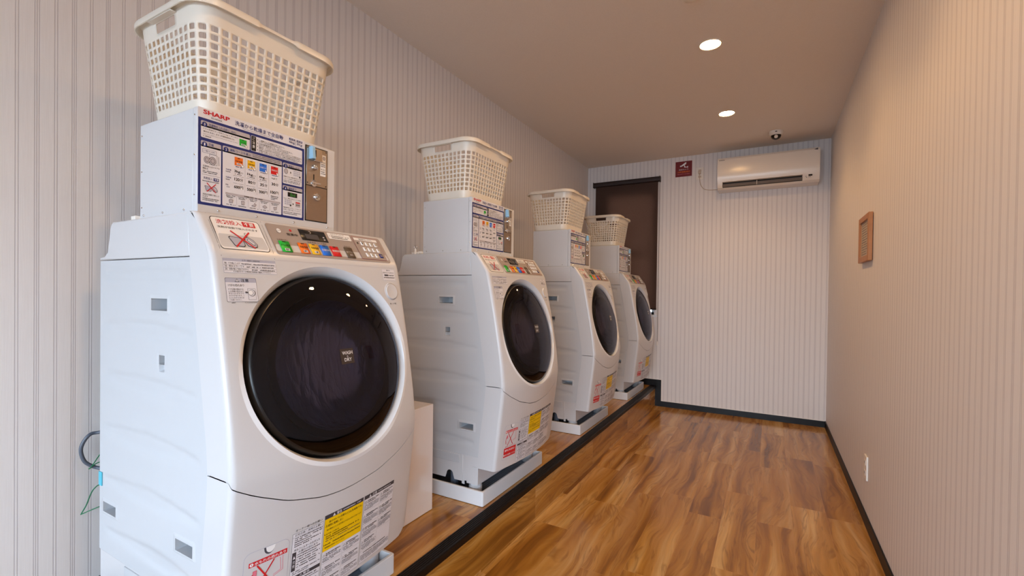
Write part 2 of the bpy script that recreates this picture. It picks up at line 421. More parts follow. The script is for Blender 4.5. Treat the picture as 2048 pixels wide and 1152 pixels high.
# back window
wb = struct(bpy.data.objects.new('window_2', None)); COL.objects.link(wb); wb.location = (.5, D+.06, WZ0); wb['org'] = (.5, D+.06, WZ0)
b = MB()
for a_, c_ in (((WX0, D+.02, WZ0), (WX0+.03, D+.09, WZ1)), ((WX1-.03, D+.02, WZ0), (WX1, D+.09, WZ1)), ((WX0, D+.02, WZ1-.03), (WX1, D+.09, WZ1)), ((WX0, D+.02, WZ0), (WX1, D+.09, WZ0+.03)), ((WX0+.03, D+.045, 1.63), (WX1-.03, D+.08, 1.67))):
    b.box(a_, c_, 'alum')
b.build('window_frame', wb)
MB().box((WX0+.02, D+.058, WZ0+.02), (WX1-.02, D+.062, WZ1-.02), 'glass').build('window_pane', wb)
MB().box((WX0-.012, D-.006, WZ0-.022), (WX1+.035, D+.05, WZ0+.002), 'alum').build('window_sill', wb)
# platform
b = MB(); b.box((0, YN, 0), (SX-.012, D, SH-.002), 'floor'); b.box((SX-.012, YN, 0), (SX-.004, D, SH-.002), 'riser'); struct(b.build('trim_1'))
b = MB(); pts = [(SX-.052, SH-.004), (SX-.052, SH+.0025)]
for k in range(5):
    x = SX-.046+k*.0095; pts += [(x, SH+.004), (x+.0015, SH+.0015), (x+.0045, SH+.0015), (x+.006, SH+.004)]
pts += [(SX+.004, SH+.003), (SX+.006, SH-.002), (SX+.006, SH-.026), (SX-.002, SH-.026), (SX-.004, SH-.004)]
b.prism(pts, YN, D-.008, 1, 'trim'); struct(b.build('trim_2', sharp=20))
BT = .0584
b = MB(); b.box((SX+.06, D-.009, 0), (W, D, BT), 'trim')
b.box((SX-.002, D-.009, 0), (SX+.062, D, SH+.067), 'trim'); b.box((0, D-.009, SH-.003), (SX, D, SH+.067), 'trim'); struct(b.build('baseboard_back'))
struct(MB().box((W-.008, YE, 0), (W, D-.009, BT), 'trim').build('baseboard_right'))
struct(MB().box((0, YN, SH-.002), (.008, D-.009, SH+.065), 'trim').build('baseboard_left'))
b = MB(); b.box((SX+.062, D-.0105, BT), (W-.008, D-.001, BT+.0035), 'ivory'); b.box((SX+.0605, D-.0105, BT), (SX+.064, D-.001, SH+.0705), 'ivory'); b.box((.0, D-.0105, SH+.067), (SX+.0605, D-.001, SH+.0705), 'ivory'); struct(b.build('trim_3'))

# ------------------------------------------------------------------ washer-dryer
Y0, Y1 = .0165, .6365
PZ = [0.36, .387, .515, .655, .70, .78, .877, .966, 1.055, 1.145, 1.237, 1.31, 1.395, 1.401, 1.4035, 1.405]
PXv = [.778, .781, .796, .812, .818, .826, .8165, .8025, .787, .7695, .7515, .7345, .672, .6665, .662, .655]
def interp(x, X, Y):
    if x <= X[0]: return Y[0]
    for i in range(len(X)-1):
        if x <= X[i+1]: return Y[i]+(Y[i+1]-Y[i])*(x-X[i])/(X[i+1]-X[i])
    return Y[-1]
def px(z):
    if z > 1.385: return interp(z, PZ, PXv)
    return sum(interp(z+d, PZ, PXv) for d in (-.014, -.007, 0, .007, .014))/5
def FX(y, z):
    t = min(max((y-Y0)/(Y1-Y0), 0), 1); bb = .035*4*t*(1-t)
    bb *= 1 if z < .78 else max(0, (1.31-z)/.53)
    return px(z)+bb
RE = .013
def FR(y, z):
    d = min(y-Y0, Y1-y); x = FX(y, z)
    if d < RE: q = RE-max(d, 0); x -= RE-math.sqrt(RE*RE-q*q)
    return x
def fnF(y, z, h):
    e = .002; dx = (FX(y, z+e)-FX(y, z-e))/(2*e); n = Vector((1, 0, -dx)).normalized(); return (FR(y, z)+n.x*h, y, z+n.z*h)
SY = [Y0, .02, .03, .068, .148, .243, .30, .355, .445, .54, .59, .62, Y1]
SZ = [.780, .765, .7575, .7335, .6945, .6684, .6635, .6655, .6761, .703, .7265, .7475, .7655]
def seam(y): return sum(interp(min(max(y+d, Y0), Y1), SY, SZ) for d in (-.012, 0, .012))/3 if .04 < y < .60 else interp(y, SY, SZ)
DC = Vector((.7925, .3288, 1.0107)); TT = .2301; DN = Vector((math.cos(TT), 0, math.sin(TT))); DU = Vector((-math.sin(TT), 0, math.cos(TT))); DY = Vector((0, 1, 0))
NH = 96
def ringp(r, h, n=NH): return [DC+DN*h+(DY*math.cos(2*PI*j/n)+DU*math.sin(2*PI*j/n))*r for j in range(n)]

MO = (.43, .327, SH)       # machine origin inside its bay
g_mach = 'washer-dryers along the left wall'
washer = thing('washer_dryer', MO, 'x', 'washing machine', g_mach)
def edges_y():
    a = [Y0, Y0+.0008, Y0+.0025, Y0+.005, Y0+.009, Y0+.013]; n = 40
    mid = [Y0+.013+(Y1-Y0-.026)*i/n for i in range(1, n)]
    return a+mid+[Y1-(q-Y0) for q in a[::-1]]
EY = edges_y()
def tri_region(outer, hole, interior, keep):
    V = [Vector(p) for p in outer]; n = len(V); E = [(i, (i+1) % n) for i in range(n)]
    if hole: k = len(V); V += [Vector(p) for p in hole]; m = len(hole); E += [(k+i, k+(i+1) % m) for i in range(m)]
    V += [Vector(p) for p in interior]
    r = delaunay_2d_cdt(V, E, [], 0, 1e-6)
    vs, fs = r[0], r[2]
    out = []
    for f in fs:
        c = sum((vs[i] for i in f), Vector((0, 0)))/len(f)
        if keep(c.x, c.y): out.append(tuple(f))
    return vs, out
HR = .2805
hole = [(DC.y+HR*math.cos(2*PI*j/NH), DC.z+HR*DU.z*math.sin(2*PI*j/NH)) for j in range(NH)]
zs = [.69, .72, .75, .765, .78, .795]+[.82+.03*i for i in range(16)]+[1.288, 1.296, 1.303, 1.31, 1.317, 1.324, 1.332, 1.35, 1.37, 1.388, 1.395, 1.401, 1.4035]
outer = [(y, seam(y)) for y in EY]+[(Y1, z) for z in zs if z > seam(Y1)+.004]+[(y, 1.405) for y in EY[::-1]]+[(Y0, z) for z in zs[::-1] if z > seam(Y0)+.004]
inside = lambda y, z: z > seam(y) and z < 1.405 and ((y-DC.y)/HR)**2+((z-DC.z)/(HR*DU.z))**2 > .9995
inter = [(y, z) for y in EY[1:-1] for z in zs if z > seam(y)+.004 and ((y-DC.y)/HR)**2+((z-DC.z)/(HR*DU.z))**2 > 1.03]
vs, fs = tri_region(outer, hole, inter, inside)
b = MB(); b.add([(FR(p.x, p.y), p.x, p.y) for p in vs], fs, 'white')
n = len(EY)       # turned-in lip along the seam
b.add([(FR(y, seam(y)), y, seam(y)) for y in EY]+[(FR(y, seam(y))-.012, y, seam(y)+.001) for y in EY], [(i, i+1, n+i+1, n+i) for i in range(n-1)], 'white')
def Gx(z): return interp(z, [.386, .53, .694, .772, .836, 1.141, 1.273, 1.403, 1.41], [.684, .697, .719, .726, .721, .669, .643, .630, .630])
def side_strip(b, z0, z1, mat):
    n = max(2, int((z1-z0)/.02)); Z = [z0+(z1-z0)*i/n for i in range(n+1)]
    for yy, s in ((Y0, 1), (Y1, -1)):
        v = []
        for z in Z: v += [(Gx(z), yy+.004*s, z), (Gx(z)+.002, yy+.0004*s, z), (px(z)-RE, yy, z)]
        b.add(v, [q for i in range(n) for q in ((3*i, 3*i+1, 3*i+4, 3*i+3), (3*i+1, 3*i+2, 3*i+5, 3*i+4))], mat)
side_strip(b, .7795, 1.405, 'white')
b.add([(Gx(1.405), Y0, 1.405), (.655-RE, Y0, 1.405)]+[(FR(y, 1.405), y, 1.405) for y in EY]+[(.655-RE, Y1, 1.405), (Gx(1.405), Y1, 1.405)], [tuple(range(len(EY)+4))], 'white')
b.build('front_panel', washer, sharp=28)
# door surround: bevel ring from the panel down to the door seat
b = MB(); o_ = [Vector((FX(p[0], p[1]), p[0], p[1])) for p in hole]; r1 = ringp(.270, .006); r2 = ringp(.262, -.008); r3 = ringp(.2585, -.03); r4 = ringp(.2, -.034)
def bridge(b, A, B, mat):
    n = len(A); b.add(A+B, [(i, (i+1) % n, n+(i+1) % n, n+i) for i in range(n)], mat)
rim = [o_[j]*.6+r1[j]*.4 for j in range(NH)]
allr = [o_, rim, r1, r2, r3]; v = [x for r in allr for x in r]
b.add(v, [(k*NH+i, k*NH+(i+1) % NH, (k+1)*NH+(i+1) % NH, (k+1)*NH+i) for k in range(4) for i in range(NH)], 'ring'); bridge(b, r3, r4, 'matblack')  # seat is matte black to paint in the deep shadow of the door gap
b.build('door_surround', washer, sharp=50)
# lower panel
EYl = EY
def bot(y):
    d = max(0, y-(Y1-.045)); return .387+d*.55+(.0 if y < Y1-.02 else (y-Y1+.02)*.8)
zl = [.40, .43, .46, .49, .515, .54, .57, .60, .63, .655, .67, .685, .70, .715, .73, .745, .76, .77]
sl = lambda y: seam(y)-.0026
outer = [(y, bot(y)) for y in EY]+[(Y1, z) for z in zl if bot(Y1)+.004 < z < sl(Y1)-.004]+[(y, sl(y)) for y in EY[::-1]]+[(Y0, z) for z in zl[::-1] if z < sl(Y0)-.004]
inter = [(y, z) for y in EY[1:-1] for z in zl if bot(y)+.004 < z < sl(y)-.004]
vs, fs = tri_region(outer, None, inter, lambda y, z: bot(y) < z < sl(y))
b = MB(); b.add([(FR(p.x, p.y), p.x, p.y) for p in vs], fs, 'white'); n = len(EY)
b.add([(FR(y, sl(y)), y, sl(y)) for y in EY]+[(FR(y, sl(y))-.012, y, sl(y)-.001) for y in EY], [(i, i+1, n+i+1, n+i) for i in range(n-1)], 'white')
b.add([(FR(y, bot(y)), y, bot(y)) for y in EY]+[(.66, y, .3885) for y in EY], [(i, i+1, n+i+1, n+i) for i in range(n-1)], 'white')
side_strip(b, .387, .7765, 'white'); b.build('lower_panel', washer, sharp=28)
# top cover
b = MB(); tp_ = [(.138, 1.2955), (.138, 1.304), (.168, 1.306), (.188, 1.318), (.206, 1.388), (.212, 1.398), (.224, 1.404), (.6295, 1.404), (.642, 1.2955)]
b.prism(tp_, Y0+.001, Y1-.001, 1, 'white'); b.build('top_cover', washer, bevel=.0035, seg=2)
# embossed side panels with grip recesses
def rib(x, z, tops, bots, x1):
    if x > x1+.02 or x < .16: return 0
    zt = interp(x, *tops); zb = interp(x, *bots); f = lambda d, w: max(0, min(1, d/w))
    s = lambda k: k*k*(3-2*k)
    return s(f(zt-z, .007))*s(f(z-zb, .024))*s(f(x1+.012-x, .016))*s(f(x-.16, .04))
RIBS = [(([.2, .42, .6], [1.266, 1.271, 1.268]), ([.2, .42, .6], [1.229, 1.224, 1.228]), .60),
        (([.16, .25, .37, .48, .58, .65], [1.118, 1.124, 1.129, 1.127, 1.119, 1.110]), ([.16, .25, .34, .48, .63], [1.082, 1.075, 1.070, 1.066, 1.074]), .645),
        (([.16, .26, .37, .48, .58, .66, .69], [.970, .977, .981, .978, .971, .960, .954]), ([.16, .26, .34, .48, .66], [.936, .928, .922, .918, .930]), .672),
        (([.16, .29, .43, .53, .64, .69], [.815, .825, .831, .826, .815, .805]), ([.16, .32, .40, .53, .68], [.775, .764, .761, .767, .778]), .682),
        (([.16, .31, .43, .54, .61, .68, .69], [.664, .675, .681, .675, .668, .658, .655]), ([.16, .31, .42, .54, .68], [.634, .624, .620, .623, .634]), .682),
        (([.16, .43, .51, .59, .65, .67], [.512, .528, .527, .519, .511, .506]), ([.16, .43, .54, .66], [.486, .473, .471, .482]), .658)]
REC = [(.450, 1.158, .533, 1.189, .075), (.489, 1.000, .518, 1.018, .010), (.489, 1.018, .518, 1.042, .060), (.166, .556, .247, .585, .075), (.580, .560, .661, .590, .075)]
xs = [.138+.0115*i for i in range(52)]; zz = [.4375+.0072*i for i in range(120)]
for x0, z0, x1, z1, dp in REC:
    for a in (x0-.008, x0-.0055, x0, x0+.0035, x1-.0035, x1, x1+.0055, x1+.008): xs.append(a)
    for a in (z0-.008, z0-.0055, z0, z0+.003, z1-.003, z1, z1+.0055, z1+.008): zz.append(a)
def uniq(L, lo, hi):
    L = sorted(q for q in L if lo <= q <= hi); out = [L[0]]
    for q in L[1:]:
        if q-out[-1] > .0012: out.append(q)
    return out
xs = uniq(xs+[.732], .138, .732); zz = uniq(zz+[1.2935], .4375, 1.2935)
def sdep(x, z):
    h = 0
    for tps, bts, x1 in RIBS: h = max(h, rib(x, z, tps, bts, x1)*.0040)
    for x0, z0, x1, z1, dp in REC:
        if x0+.0015 <= x <= x1-.0015 and z0+.0015 <= z <= z1-.0015: return dp
    for x0, z0, x1, z1, dp in REC:
        if x0-.0088 <= x <= x1+.0088 and z0-.0088 <= z <= z1+.0088:
            k = -.0014 if dp > .07 else .0006
            if x0-.0065 <= x <= x1+.0065 and z0-.0065 <= z <= z1+.0065: return k if (x0-.0002 <= x <= x1+.0002 and z0-.0002 <= z <= z1+.0002) or True else 0
            h = 0
    return h
for s in (1, -1):
    base = Y0+.003 if s > 0 else Y1-.003
    b = MB(); b.grid(xs, zz, lambda x, z: (x, base+s*sdep(x, z), z), 'panelwhite'); b.build('side_panel', washer, sharp=40)
# base skirt with arch, service flap and corner leg housing
BZ = .3005
def arch(x0, x1, zt, n=8): return [(x0+(x1-x0)*(1-math.cos(PI*i/n))/2, zt-.02+.02*math.sin(PI*i/n)) for i in range(n+1)]
b = MB()
for yy, s in ((Y0+.004, 1), (Y1-.004, -1)):
    P = [(.142, .437), (.142, BZ+.008), (.180, BZ+.008)]+arch(.184, .216, .350)+[(.22, BZ+.008), (.498, BZ+.006)]+arch(.505, .545, .347)+[(.552, BZ+.006), (.600, BZ+.006), (.600, BZ-.006), (.612, BZ-.006), (.612, BZ+.012), (.625, BZ+.012), (.625, BZ+.003), (.689, BZ+.003), (.689, .437)]
    b.prism(P, yy, yy+.004*s, 1, 'white')
b.box((.685, Y0+.006, BZ+.004), (.689, Y1-.006, .39), 'white'); b.box((.142, Y0+.008, BZ+.01), (.146, Y1-.008, .437), 'white')
b.box((.150, Y0+.03, BZ+.015), (.680, Y1-.03, .43), 'matblack')
b.box((.598, Y0+.0015, BZ-.004), (.604, Y0+.0045, .434), 'white')
b.build('base_skirt', washer, bevel=.0012, seg=1)
b = MB(); b.box((.300, Y0+.0015, .392), (.583, Y0+.0045, .432), 'panelwhite'); b.build('service_flap', washer, bevel=.0012, seg=1)
MB().box((.142, .03, .44), (.15, Y1-.014, 1.29), 'panelwhite').build('back_panel', washer)
for x, y in ((.652, .058), (.652, Y1-.042), (.19, .058), (.19, Y1-.042)):
    MB().lathe([(.030, .2355), (.032, .24), (.032, .29), (.029, .292), (.029, .312)], (x, y, 0), (0, 0, 1), 'white', 32).build('foot', washer, sharp=40)
MB().lathe([(.009, .235), (.009, .245), (.02, .25), (.02, .335), (.006, .34)], (.525, Y0+.045, 0), (0, 0, 1), 'hose', 20).build('suspension_foot', washer)
# door ------------------------------------------------------------------
b = MB(); b.lathe([(.2, -.026), (.2535, -.026), (.2545, -.012), (.2534, -.005), (.2500, .0), (.2465, .002)], DC, DN, 'black', 128, False, False, ref=DY)
b.lathe([(.2465, .002), (.238, -.004), (.2, -.006)], DC, DN, 'matblack', 128, False, False, ref=DY)
door = b.build('door', washer, sharp=40)
prof = [(.2468, .0022), (.2425, .0045), (.235, .0082), (.222, .0135), (.20, .0205), (.17, .0280), (.135, .0345), (.10, .0388), (.06, .0418), (.03, .0431), (.004, .0436)]
b = MB(); b.lathe(prof, DC, DN, 'tint', 128, False, True, ref=DY); gl_ = b.build('door_glass', washer, fixn=True, sharp=60)
b = MB(); b.lathe([(.185, .0), (.182, -.004), (.176, -.03), (.165, -.055), (.14, -.078), (.10, -.093), (.05, -.100), (.005, -.102)], DC+DU*(-.004), DN, 'bowl', 96, False, True, ref=DY)
b.lathe([(.185, .0), (.205, .002), (.205, -.02)], DC+DU*(-.004), DN, 'black', 96, False, False, ref=DY)
b.build('inner_bowl', washer, sharp=60)
for ch in (gl_,): ch.parent = door
bw = [o for o in washer.children if o.name.startswith('inner_bowl')][0]; bw.parent = door
def fnG(u, v, h):            # u: along y, v: along DU, on the dome
    r = math.hypot(u, v); pr = prof[::-1]; d = interp(r, [p[0] for p in pr], [p[1] for p in pr]); return tuple(DC+DY*u+DU*v+DN*(d+h))
d = Decal(fnG, .01, .0003, .0012); eu, ev = .0005, .010
d.rect(eu-.023+.003, ev-.0215, eu+.023+.003, ev+.0215, 'emblem', 0)
d.text('WASH', -.0155+.002, ev+.0045, .0225, ev+.0145, 'labelwhite', 3, .008); d.text('&', .0005, ev-.0035, .0065, ev+.0025, 'hdr', 3); d.text('DRY', -.0085, ev-.0145, .0165, ev-.005, 'labelwhite', 3, .01)
em_ = d.build('emblem', washer, fixn=False); em_.parent = door
# door button
bz = Vector((FX(.5795, 1.2135), .5795, 1.2135)); sn = Vector((1, 0, .21)).normalized()
b = MB(); b.lathe([(.0295, -.01), (.0295, .001), (.0275, .0025), (.0268, .0002)], bz, sn, 'white', 48, False, False); b.lathe([(.0266, .0), (.0262, .0035), (.024, .0052), (.012, .0042), (.001, .0038)], bz, sn, 'white', 48, False, True)
b.build('door_button', washer, sharp=30)

# prints and controls on the front -------------------------------------------
def dc(name, label=None, parent=washer, fn=fnF, step=.025):
    d = Decal(fn, step); d._n = name; d._p = parent; d._l = label; return d
def fin(d):
    o = d.build(d._n, d._p, fixn=False, sharp=180)
    if d._l: o['label'] = d._l
    return o
def cross(d, u0, v0, u1, v1, w, mat='red', L=6): d.line((u0, v1), (u1, v0), w, mat, L); d.line((u1, v1), (u0, v0), w, mat, L+1)
def tray_icon(d, u0, v0, u1, v1, L=3, k='ink'):
    w, h = u1-u0, v1-v0; P = lambda a, c: (u0+w*a, v0+h*c)
    for a in ([P(0, .78), P(.06, .86), P(.40, .80), P(.52, .55), P(.52, .12), P(.46, .02), P(.12, .06)], [P(.55, .5), P(.60, .84), P(.72, .97), P(.90, .70), P(1, .34), P(.97, .08), P(.82, 0), P(.62, .12)]):
        c = (sum(p[0] for p in a)/len(a), sum(p[1] for p in a)/len(a)); d.poly(a, k, L); d.poly([(c[0]+(p[0]-c[0])*.9, c[1]+(p[1]-c[1])*.88) for p in a], 'hdrb', L+1)
    d.poly([P(.66, .62), P(.72, .80), P(.92, .36), P(.90, .22), P(.84, .24)], k, L+2); d.poly([P(.68, .62), P(.72, .76), P(.90, .36), P(.89, .26), P(.85, .27)], 'label', L+3)
d = dc('detergent_notice', 'white notice with a crossed-out detergent drawer'); u0_, u1_, v0_, v1_ = .0435, .1680, 1.3125, 1.3955
d.rrect(u0_, v0_, u1_, v1_, .008, 'ink', 0); d.rrect(u0_+.0017, v0_+.0015, u1_-.0017, v1_-.0015, .0068, 'labelwhite', 1)
d.text('洗剤投入', .0560, 1.3775, .1185, 1.3890, 'red', 3, .01); d.rrect(.1212, 1.3765, .1545, 1.3902, .002, 'red', 3); d.text('不要', .1250, 1.3785, .1510, 1.3885, 'labelwhite', 5, .012)
d.text('洗剤が自動で投入されます', .0545, 1.3665, .1560, 1.3722, 'ink', 3); tray_icon(d, .0705, 1.3205, .1385, 1.3510); d.circ(.1185, 1.3560, .0035, 'ink', 3); d.circ(.1185, 1.3560, .0024, 'labelwhite', 4)
cross(d, .0815, 1.3200, .1290, 1.3610, .0036); fin(d)
# fine parting lines beside the notice
d = dc('parting_line'); d.line((.0405, 1.402), (.0395, 1.2945), .0007, 'inkg', 0); d.line((.1775, 1.400), (.1740, 1.2945), .0007, 'inkg', 0); d.line((.1745, 1.2935), (.615, 1.2935), .0006, 'hdr', 0); fin(d)
# control panel plate
def fnC(u, v, h): return fnF(u, v, h+.0012)
b = MB(); cp = Decal(fnF, .02, 0, .0012); cp.rrect(.1855, 1.3103, .6040, 1.3965, .008, 'greybeige', 0)
cp.base = .0003
ctrl = cp.build('control_panel', washer, fixn=False, sharp=180)
def cdec(name, label=None): return dc(name, label, ctrl, fnC)
d = cdec('enter_mark'); d.circ(.2195, 1.3785, .0065, 'hdr', 1, 1); d.circ(.2195, 1.3785, .006, 'labelwhite', 2, 1); d.text('ENTER', .2150, 1.3775, .2240, 1.3798, 'inkg', 4)
fin(d); d = cdec('status_lamp', 'small red lamp'); d.circ(.2574, 1.3831, .0038, 'darkred', 1); fin(d); d = cdec('panel_caption'); d.text('営業中', .2400, 1.3672, .2745, 1.3745, 'ink', 3, .01)
fin(d); d = cdec('panel_caption'); d.text('お洗濯の前に', .2015, 1.3498, .2345, 1.3540, 'ink', 3); fin(d); d = cdec('panel_caption'); d.text('洗濯 乾燥 コース選択', .2960, 1.3510, .3620, 1.3558, 'ink', 3); fin(d); d = cdec('panel_caption'); d.text('運転終了後', .4265, 1.3515, .4510, 1.3550, 'ink', 3)
fin(d); d = cdec('security_lock_notice'); d.rrect(.3845, 1.3735, .4720, 1.3930, .0035, 'labelwhite', 1); d.text('セキュリティロック', .3960, 1.3872, .4480, 1.3915, 'ink', 3, .008); d.fill(.390, 1.3815, .466, .0028, 'ink', 3); d.fill(.396, 1.3765, .460, .0028, 'ink', 4)
fin(d); d = cdec('keypad_frame', 'thin red outlined keypad field'); d.rrect(.4800, 1.3180, .5900, 1.3925, .003, 'darkred', 1); d.rrect(.4806, 1.3186, .5894, 1.3919, .003, 'greybeige', 2); d.rect(.4850, 1.3805, .5850, 1.3885, 'labelwhite', 3); d.text('暗証番号を入力する', .5060, 1.3818, .5620, 1.3868, 'ink', 5, .006)
d.rrect(.4905, 1.3675, .4965, 1.3735, .001, 'ink', 3); fin(d)
def key(name, u0, v0, u1, v1, mat, txts, label=None, th=.002):
    d = Decal(fnF, .02, .00014, .0012); d._n = name; d._p = ctrl; d._l = label
    P = lambda u, v, h: fnF(u, v, .0012+h)
    c = [(u0, v0), (u1, v0), (u1, v1), (u0, v1)]; i_ = .0006
    ci = [(u0+i_, v0+i_), (u1-i_, v0+i_), (u1-i_, v1-i_), (u0+i_, v1-i_)]
    d.add([P(u, v, .0001) for u, v in c]+[P(u, v, th) for u, v in ci], [(4, 5, 6, 7)]+[(k, (k+1) % 4, 4+(k+1) % 4, 4+k) for k in range(4)], mat)
    d.base = .0012+th
    for t in txts:
        if t[0] == 'r': d.rect(*t[1:5], t[5], 1)
        else: d.text(t[0], *t[1:5], t[5], 3, .008)
    return fin(d)
key('display', .2845, 1.3592, .3745, 1.3920, 'black', [('r', .3000, 1.3640, .3440, 1.3790, 'dkgrey'), ('☽', .3170, 1.3800, .3260, 1.3880, 'labelwhite'), ('r', .3600, 1.3640, .3655, 1.3680, 'hdr'), ('r', .3600, 1.3715, .3655, 1.3755, 'hdr')], 'dark display window', .0012)
key('course_button', .2035, 1.3178, .2340, 1.3482, 'green', [('r', .2130, 1.3445, .2230, 1.3470, 'ink'), ('ドラム洗浄', .2055, 1.3325, .2325, 1.3385, 'ink'), ('r', .2120, 1.3205, .2260, 1.3270, 'label'), ('無料', .2140, 1.3212, .2240, 1.3262, 'ink')], 'green drum cleaning button')
key('course_button', .2605, 1.3178, .2900, 1.3482, 'orange', [('r', .2700, 1.3445, .2800, 1.3470, 'ink'), ('洗濯 乾燥', .2625, 1.3325, .2880, 1.3385, 'ink'), ('r', .2690, 1.3205, .2820, 1.3270, 'label'), ('標準', .2705, 1.3212, .2805, 1.3262, 'ink')], 'orange course button')
key('course_button', .2965, 1.3178, .3258, 1.3482, 'yellow', [('r', .3060, 1.3445, .3160, 1.3470, 'ink'), ('洗濯 乾燥', .2985, 1.3325, .3238, 1.3385, 'ink'), ('r', .3050, 1.3205, .3180, 1.3270, 'label'), ('1着', .3070, 1.3212, .3160, 1.3262, 'ink')], 'yellow course button')
key('course_button', .3325, 1.3178, .3620, 1.3482, 'blue', [('r', .3420, 1.3445, .3520, 1.3470, 'ink'), ('洗濯のみ', .3350, 1.3300, .3595, 1.3365, 'label')], 'blue wash only button')
key('course_button', .3690, 1.3178, .3990, 1.3482, 'kred', [('r', .3790, 1.3445, .3890, 1.3470, 'ink'), ('乾燥延長', .3715, 1.3300, .3965, 1.3365, 'label')], 'red extra drying button')
key('unlock_button', .4230, 1.3163, .4535, 1.3500, 'brownkey', [('●ドアロック', .4250, 1.3310, .4515, 1.3370, 'hdr'), ('解除', .4330, 1.3220, .4450, 1.3280, 'hdr')], 'brown door unlock button')
ky = {1: (.5123, 1.3705), 2: (.5314, 1.3702), 3: (.5502, 1.3698), 4: (.5123, 1.3515), 5: (.5314, 1.3512), 6: (.5502, 1.3508), 0: (.5700, 1.3505), 7: (.5123, 1.3325), 8: (.5314, 1.3322), 9: (.5502, 1.3318)}
for k_, (u, v) in ky.items(): key('number_key', u-.0068, v-.0060, u+.0068, v+.0060, 'labelwhite', [(str(k_), u-.0022, v-.0038, u+.0022, v+.0038, 'ink')])
key('number_key', .5632, 1.3640, .5775, 1.3760, 'labelwhite', [('取消', .5650, 1.3670, .5755, 1.3725, 'inkg')])
key('enter_key', .5640, 1.3255, .5785, 1.3385, 'navy', [('確定', .5660, 1.3290, .5765, 1.3350, 'hdr')], 'dark blue enter key')

d = dc('error_code_label', 'small table of error codes'); d.rect(.0405, 1.2550, .1735, 1.2905, 'hdrb', 0); d.rect(.0412, 1.2557, .1728, 1.2835, 'label', 1)
d.text('エラー表示と対処方法', .0860, 1.2848, .1310, 1.2888, 'ink', 3)
for i, s_ in enumerate(('ドアが開いています', '排水エラーです', '衣類が偏って脱水できません')):
    v = 1.2765-i*.0070; d.rect(.0412, v-.0020, .1728, v-.0016, 'inkg', 2); d.text('00', .0440, v-.0005, .0490, v+.0045, 'inkg', 3); d.text(s_, .0530, v-.0003, .0800+.010*i, v+.0045, 'ink', 3); d.fill(.0840+.012*i, v, .1700, .0030, 'inkg', i+9)
d.text('その他のエラーの場合は 管理者に連絡してください', .0620, 1.2567, .1560, 1.2607, 'ink', 3); fin(d)
d = dc('caution_label', 'grey caution label with a hand and dial drawing'); d.rrect(.0400, 1.1858, .1145, 1.2432, .003, 'inkg', 0); d.rrect(.0407, 1.1865, .1138, 1.2425, .003, 'label', 1); d.rect(.0407, 1.2325, .1138, 1.2400, 'hdrb', 2); d.rrect(.0407, 1.2330, .1138, 1.2425, .003, 'hdrb', 2)
d.poly([(.0620, 1.2335), (.0730, 1.2335), (.0675, 1.2415)], 'ink', 4); d.poly([(.0636, 1.2345), (.0714, 1.2345), (.0675, 1.2403)], 'label', 5); d.rect(.0670, 1.2350, .0680, 1.2388, 'ink', 6)
d.text('注意', .0765, 1.2335, .0955, 1.2413, 'ink', 4, .01); d.text('けがの恐れあり', .0455, 1.2225, .0830, 1.2285, 'ink', 3)
for i, s_ in enumerate(('ドアを開け閉めする', 'とき衣類や指をはさ', 'まない(けがをする', 'おそれがあります。)', 'とくにお子さまには', 'ご注意ください。')): d.text(s_, .0455, 1.2140-i*.0050-.0005, .0800-(.006 if i == 5 else 0), 1.2178-i*.0050, 'ink', 3)
d.rect(.0905, 1.1905, .1095, 1.2180, 'inkg', 2); d.rect(.0911, 1.1911, .1089, 1.2174, 'label', 3); d.circ(.1000, 1.2070, .0085, 'inkg', 4); d.circ(.0992, 1.2072, .0076, 'label', 5); d.circ(.0975, 1.2074, .0062, 'inkg', 6); d.circ(.0970, 1.2075, .0056, 'labelwhite', 7)
d.poly([(.0830, 1.2095), (.0870, 1.2105), (.0915, 1.2085), (.0905, 1.2065), (.0850, 1.2060)], 'inkg', 8); d.fill(.050, 1.1825, .0600, .0022, 'inkg', 70, 1); d.text('TCAUHA870PRE', .0800, 1.1822, .1110, 1.1845, 'inkg', 1); fin(d)
d = dc('door_lock_label', 'small grey lettered label by the door button'); d.rect(.5515, 1.2512, .6105, 1.2885, 'hdrb', 0); d.rect(.5520, 1.2517, .6100, 1.2880, 'label', 1); d.text('運転中は', .5720, 1.2825, .5900, 1.2868, 'ink', 3)
d.text('電源切でもドアは 開きます', .5550, 1.2745, .6060, 1.2788, 'ink', 3); d.rect(.5600, 1.2655, .5780, 1.2708, 'dkgrey', 3); d.fill(.5800, 1.2660, .6060, .0036, 'ink', 5); d.fill(.5560, 1.2585, .6060, .0036, 'ink', 6); fin(d)
d = dc('door_button_caption'); d.text('音・ドア開', .5660, 1.1705, .5950, 1.1760, 'ink', 1, .006); fin(d)

# lower labels
d = dc('filter_cover', 'rounded filter cover with a red leak notice'); d.rrect(.0545, .4275, .1605, .5945, .016, 'hdrb', 0); d.rrect(.0553, .4283, .1597, .5937, .0155, 'white', 1)
hd = lambda uc, ru, rz: (lambda u: .5935-rz*math.sqrt(max(0, 1-((u-uc)/ru)**2)))
d.shape([.0980+.0265*i/14 for i in range(15)], hd(.11125, .01325, .019), lambda u: .5935, 'inkg', 2); d.shape([.1025+.0222*i/14 for i in range(15)], hd(.1136, .0111, .016), lambda u: .5935, 'labelwhite', 3)  # finger notch: grey half-moon is its painted shadow, white its inside
d.rect(.0660, .5570, .1555, .5690, 'red', 2); d.circ(.0722, .5628, .0042, 'labelwhite', 3); d.text('!', .0713, .5600, .0731, .5656, 'red', 5, .02); d.text('水もれの恐れあり', .0785, .5588, .1520, .5668, 'labelwhite', 4, .01)
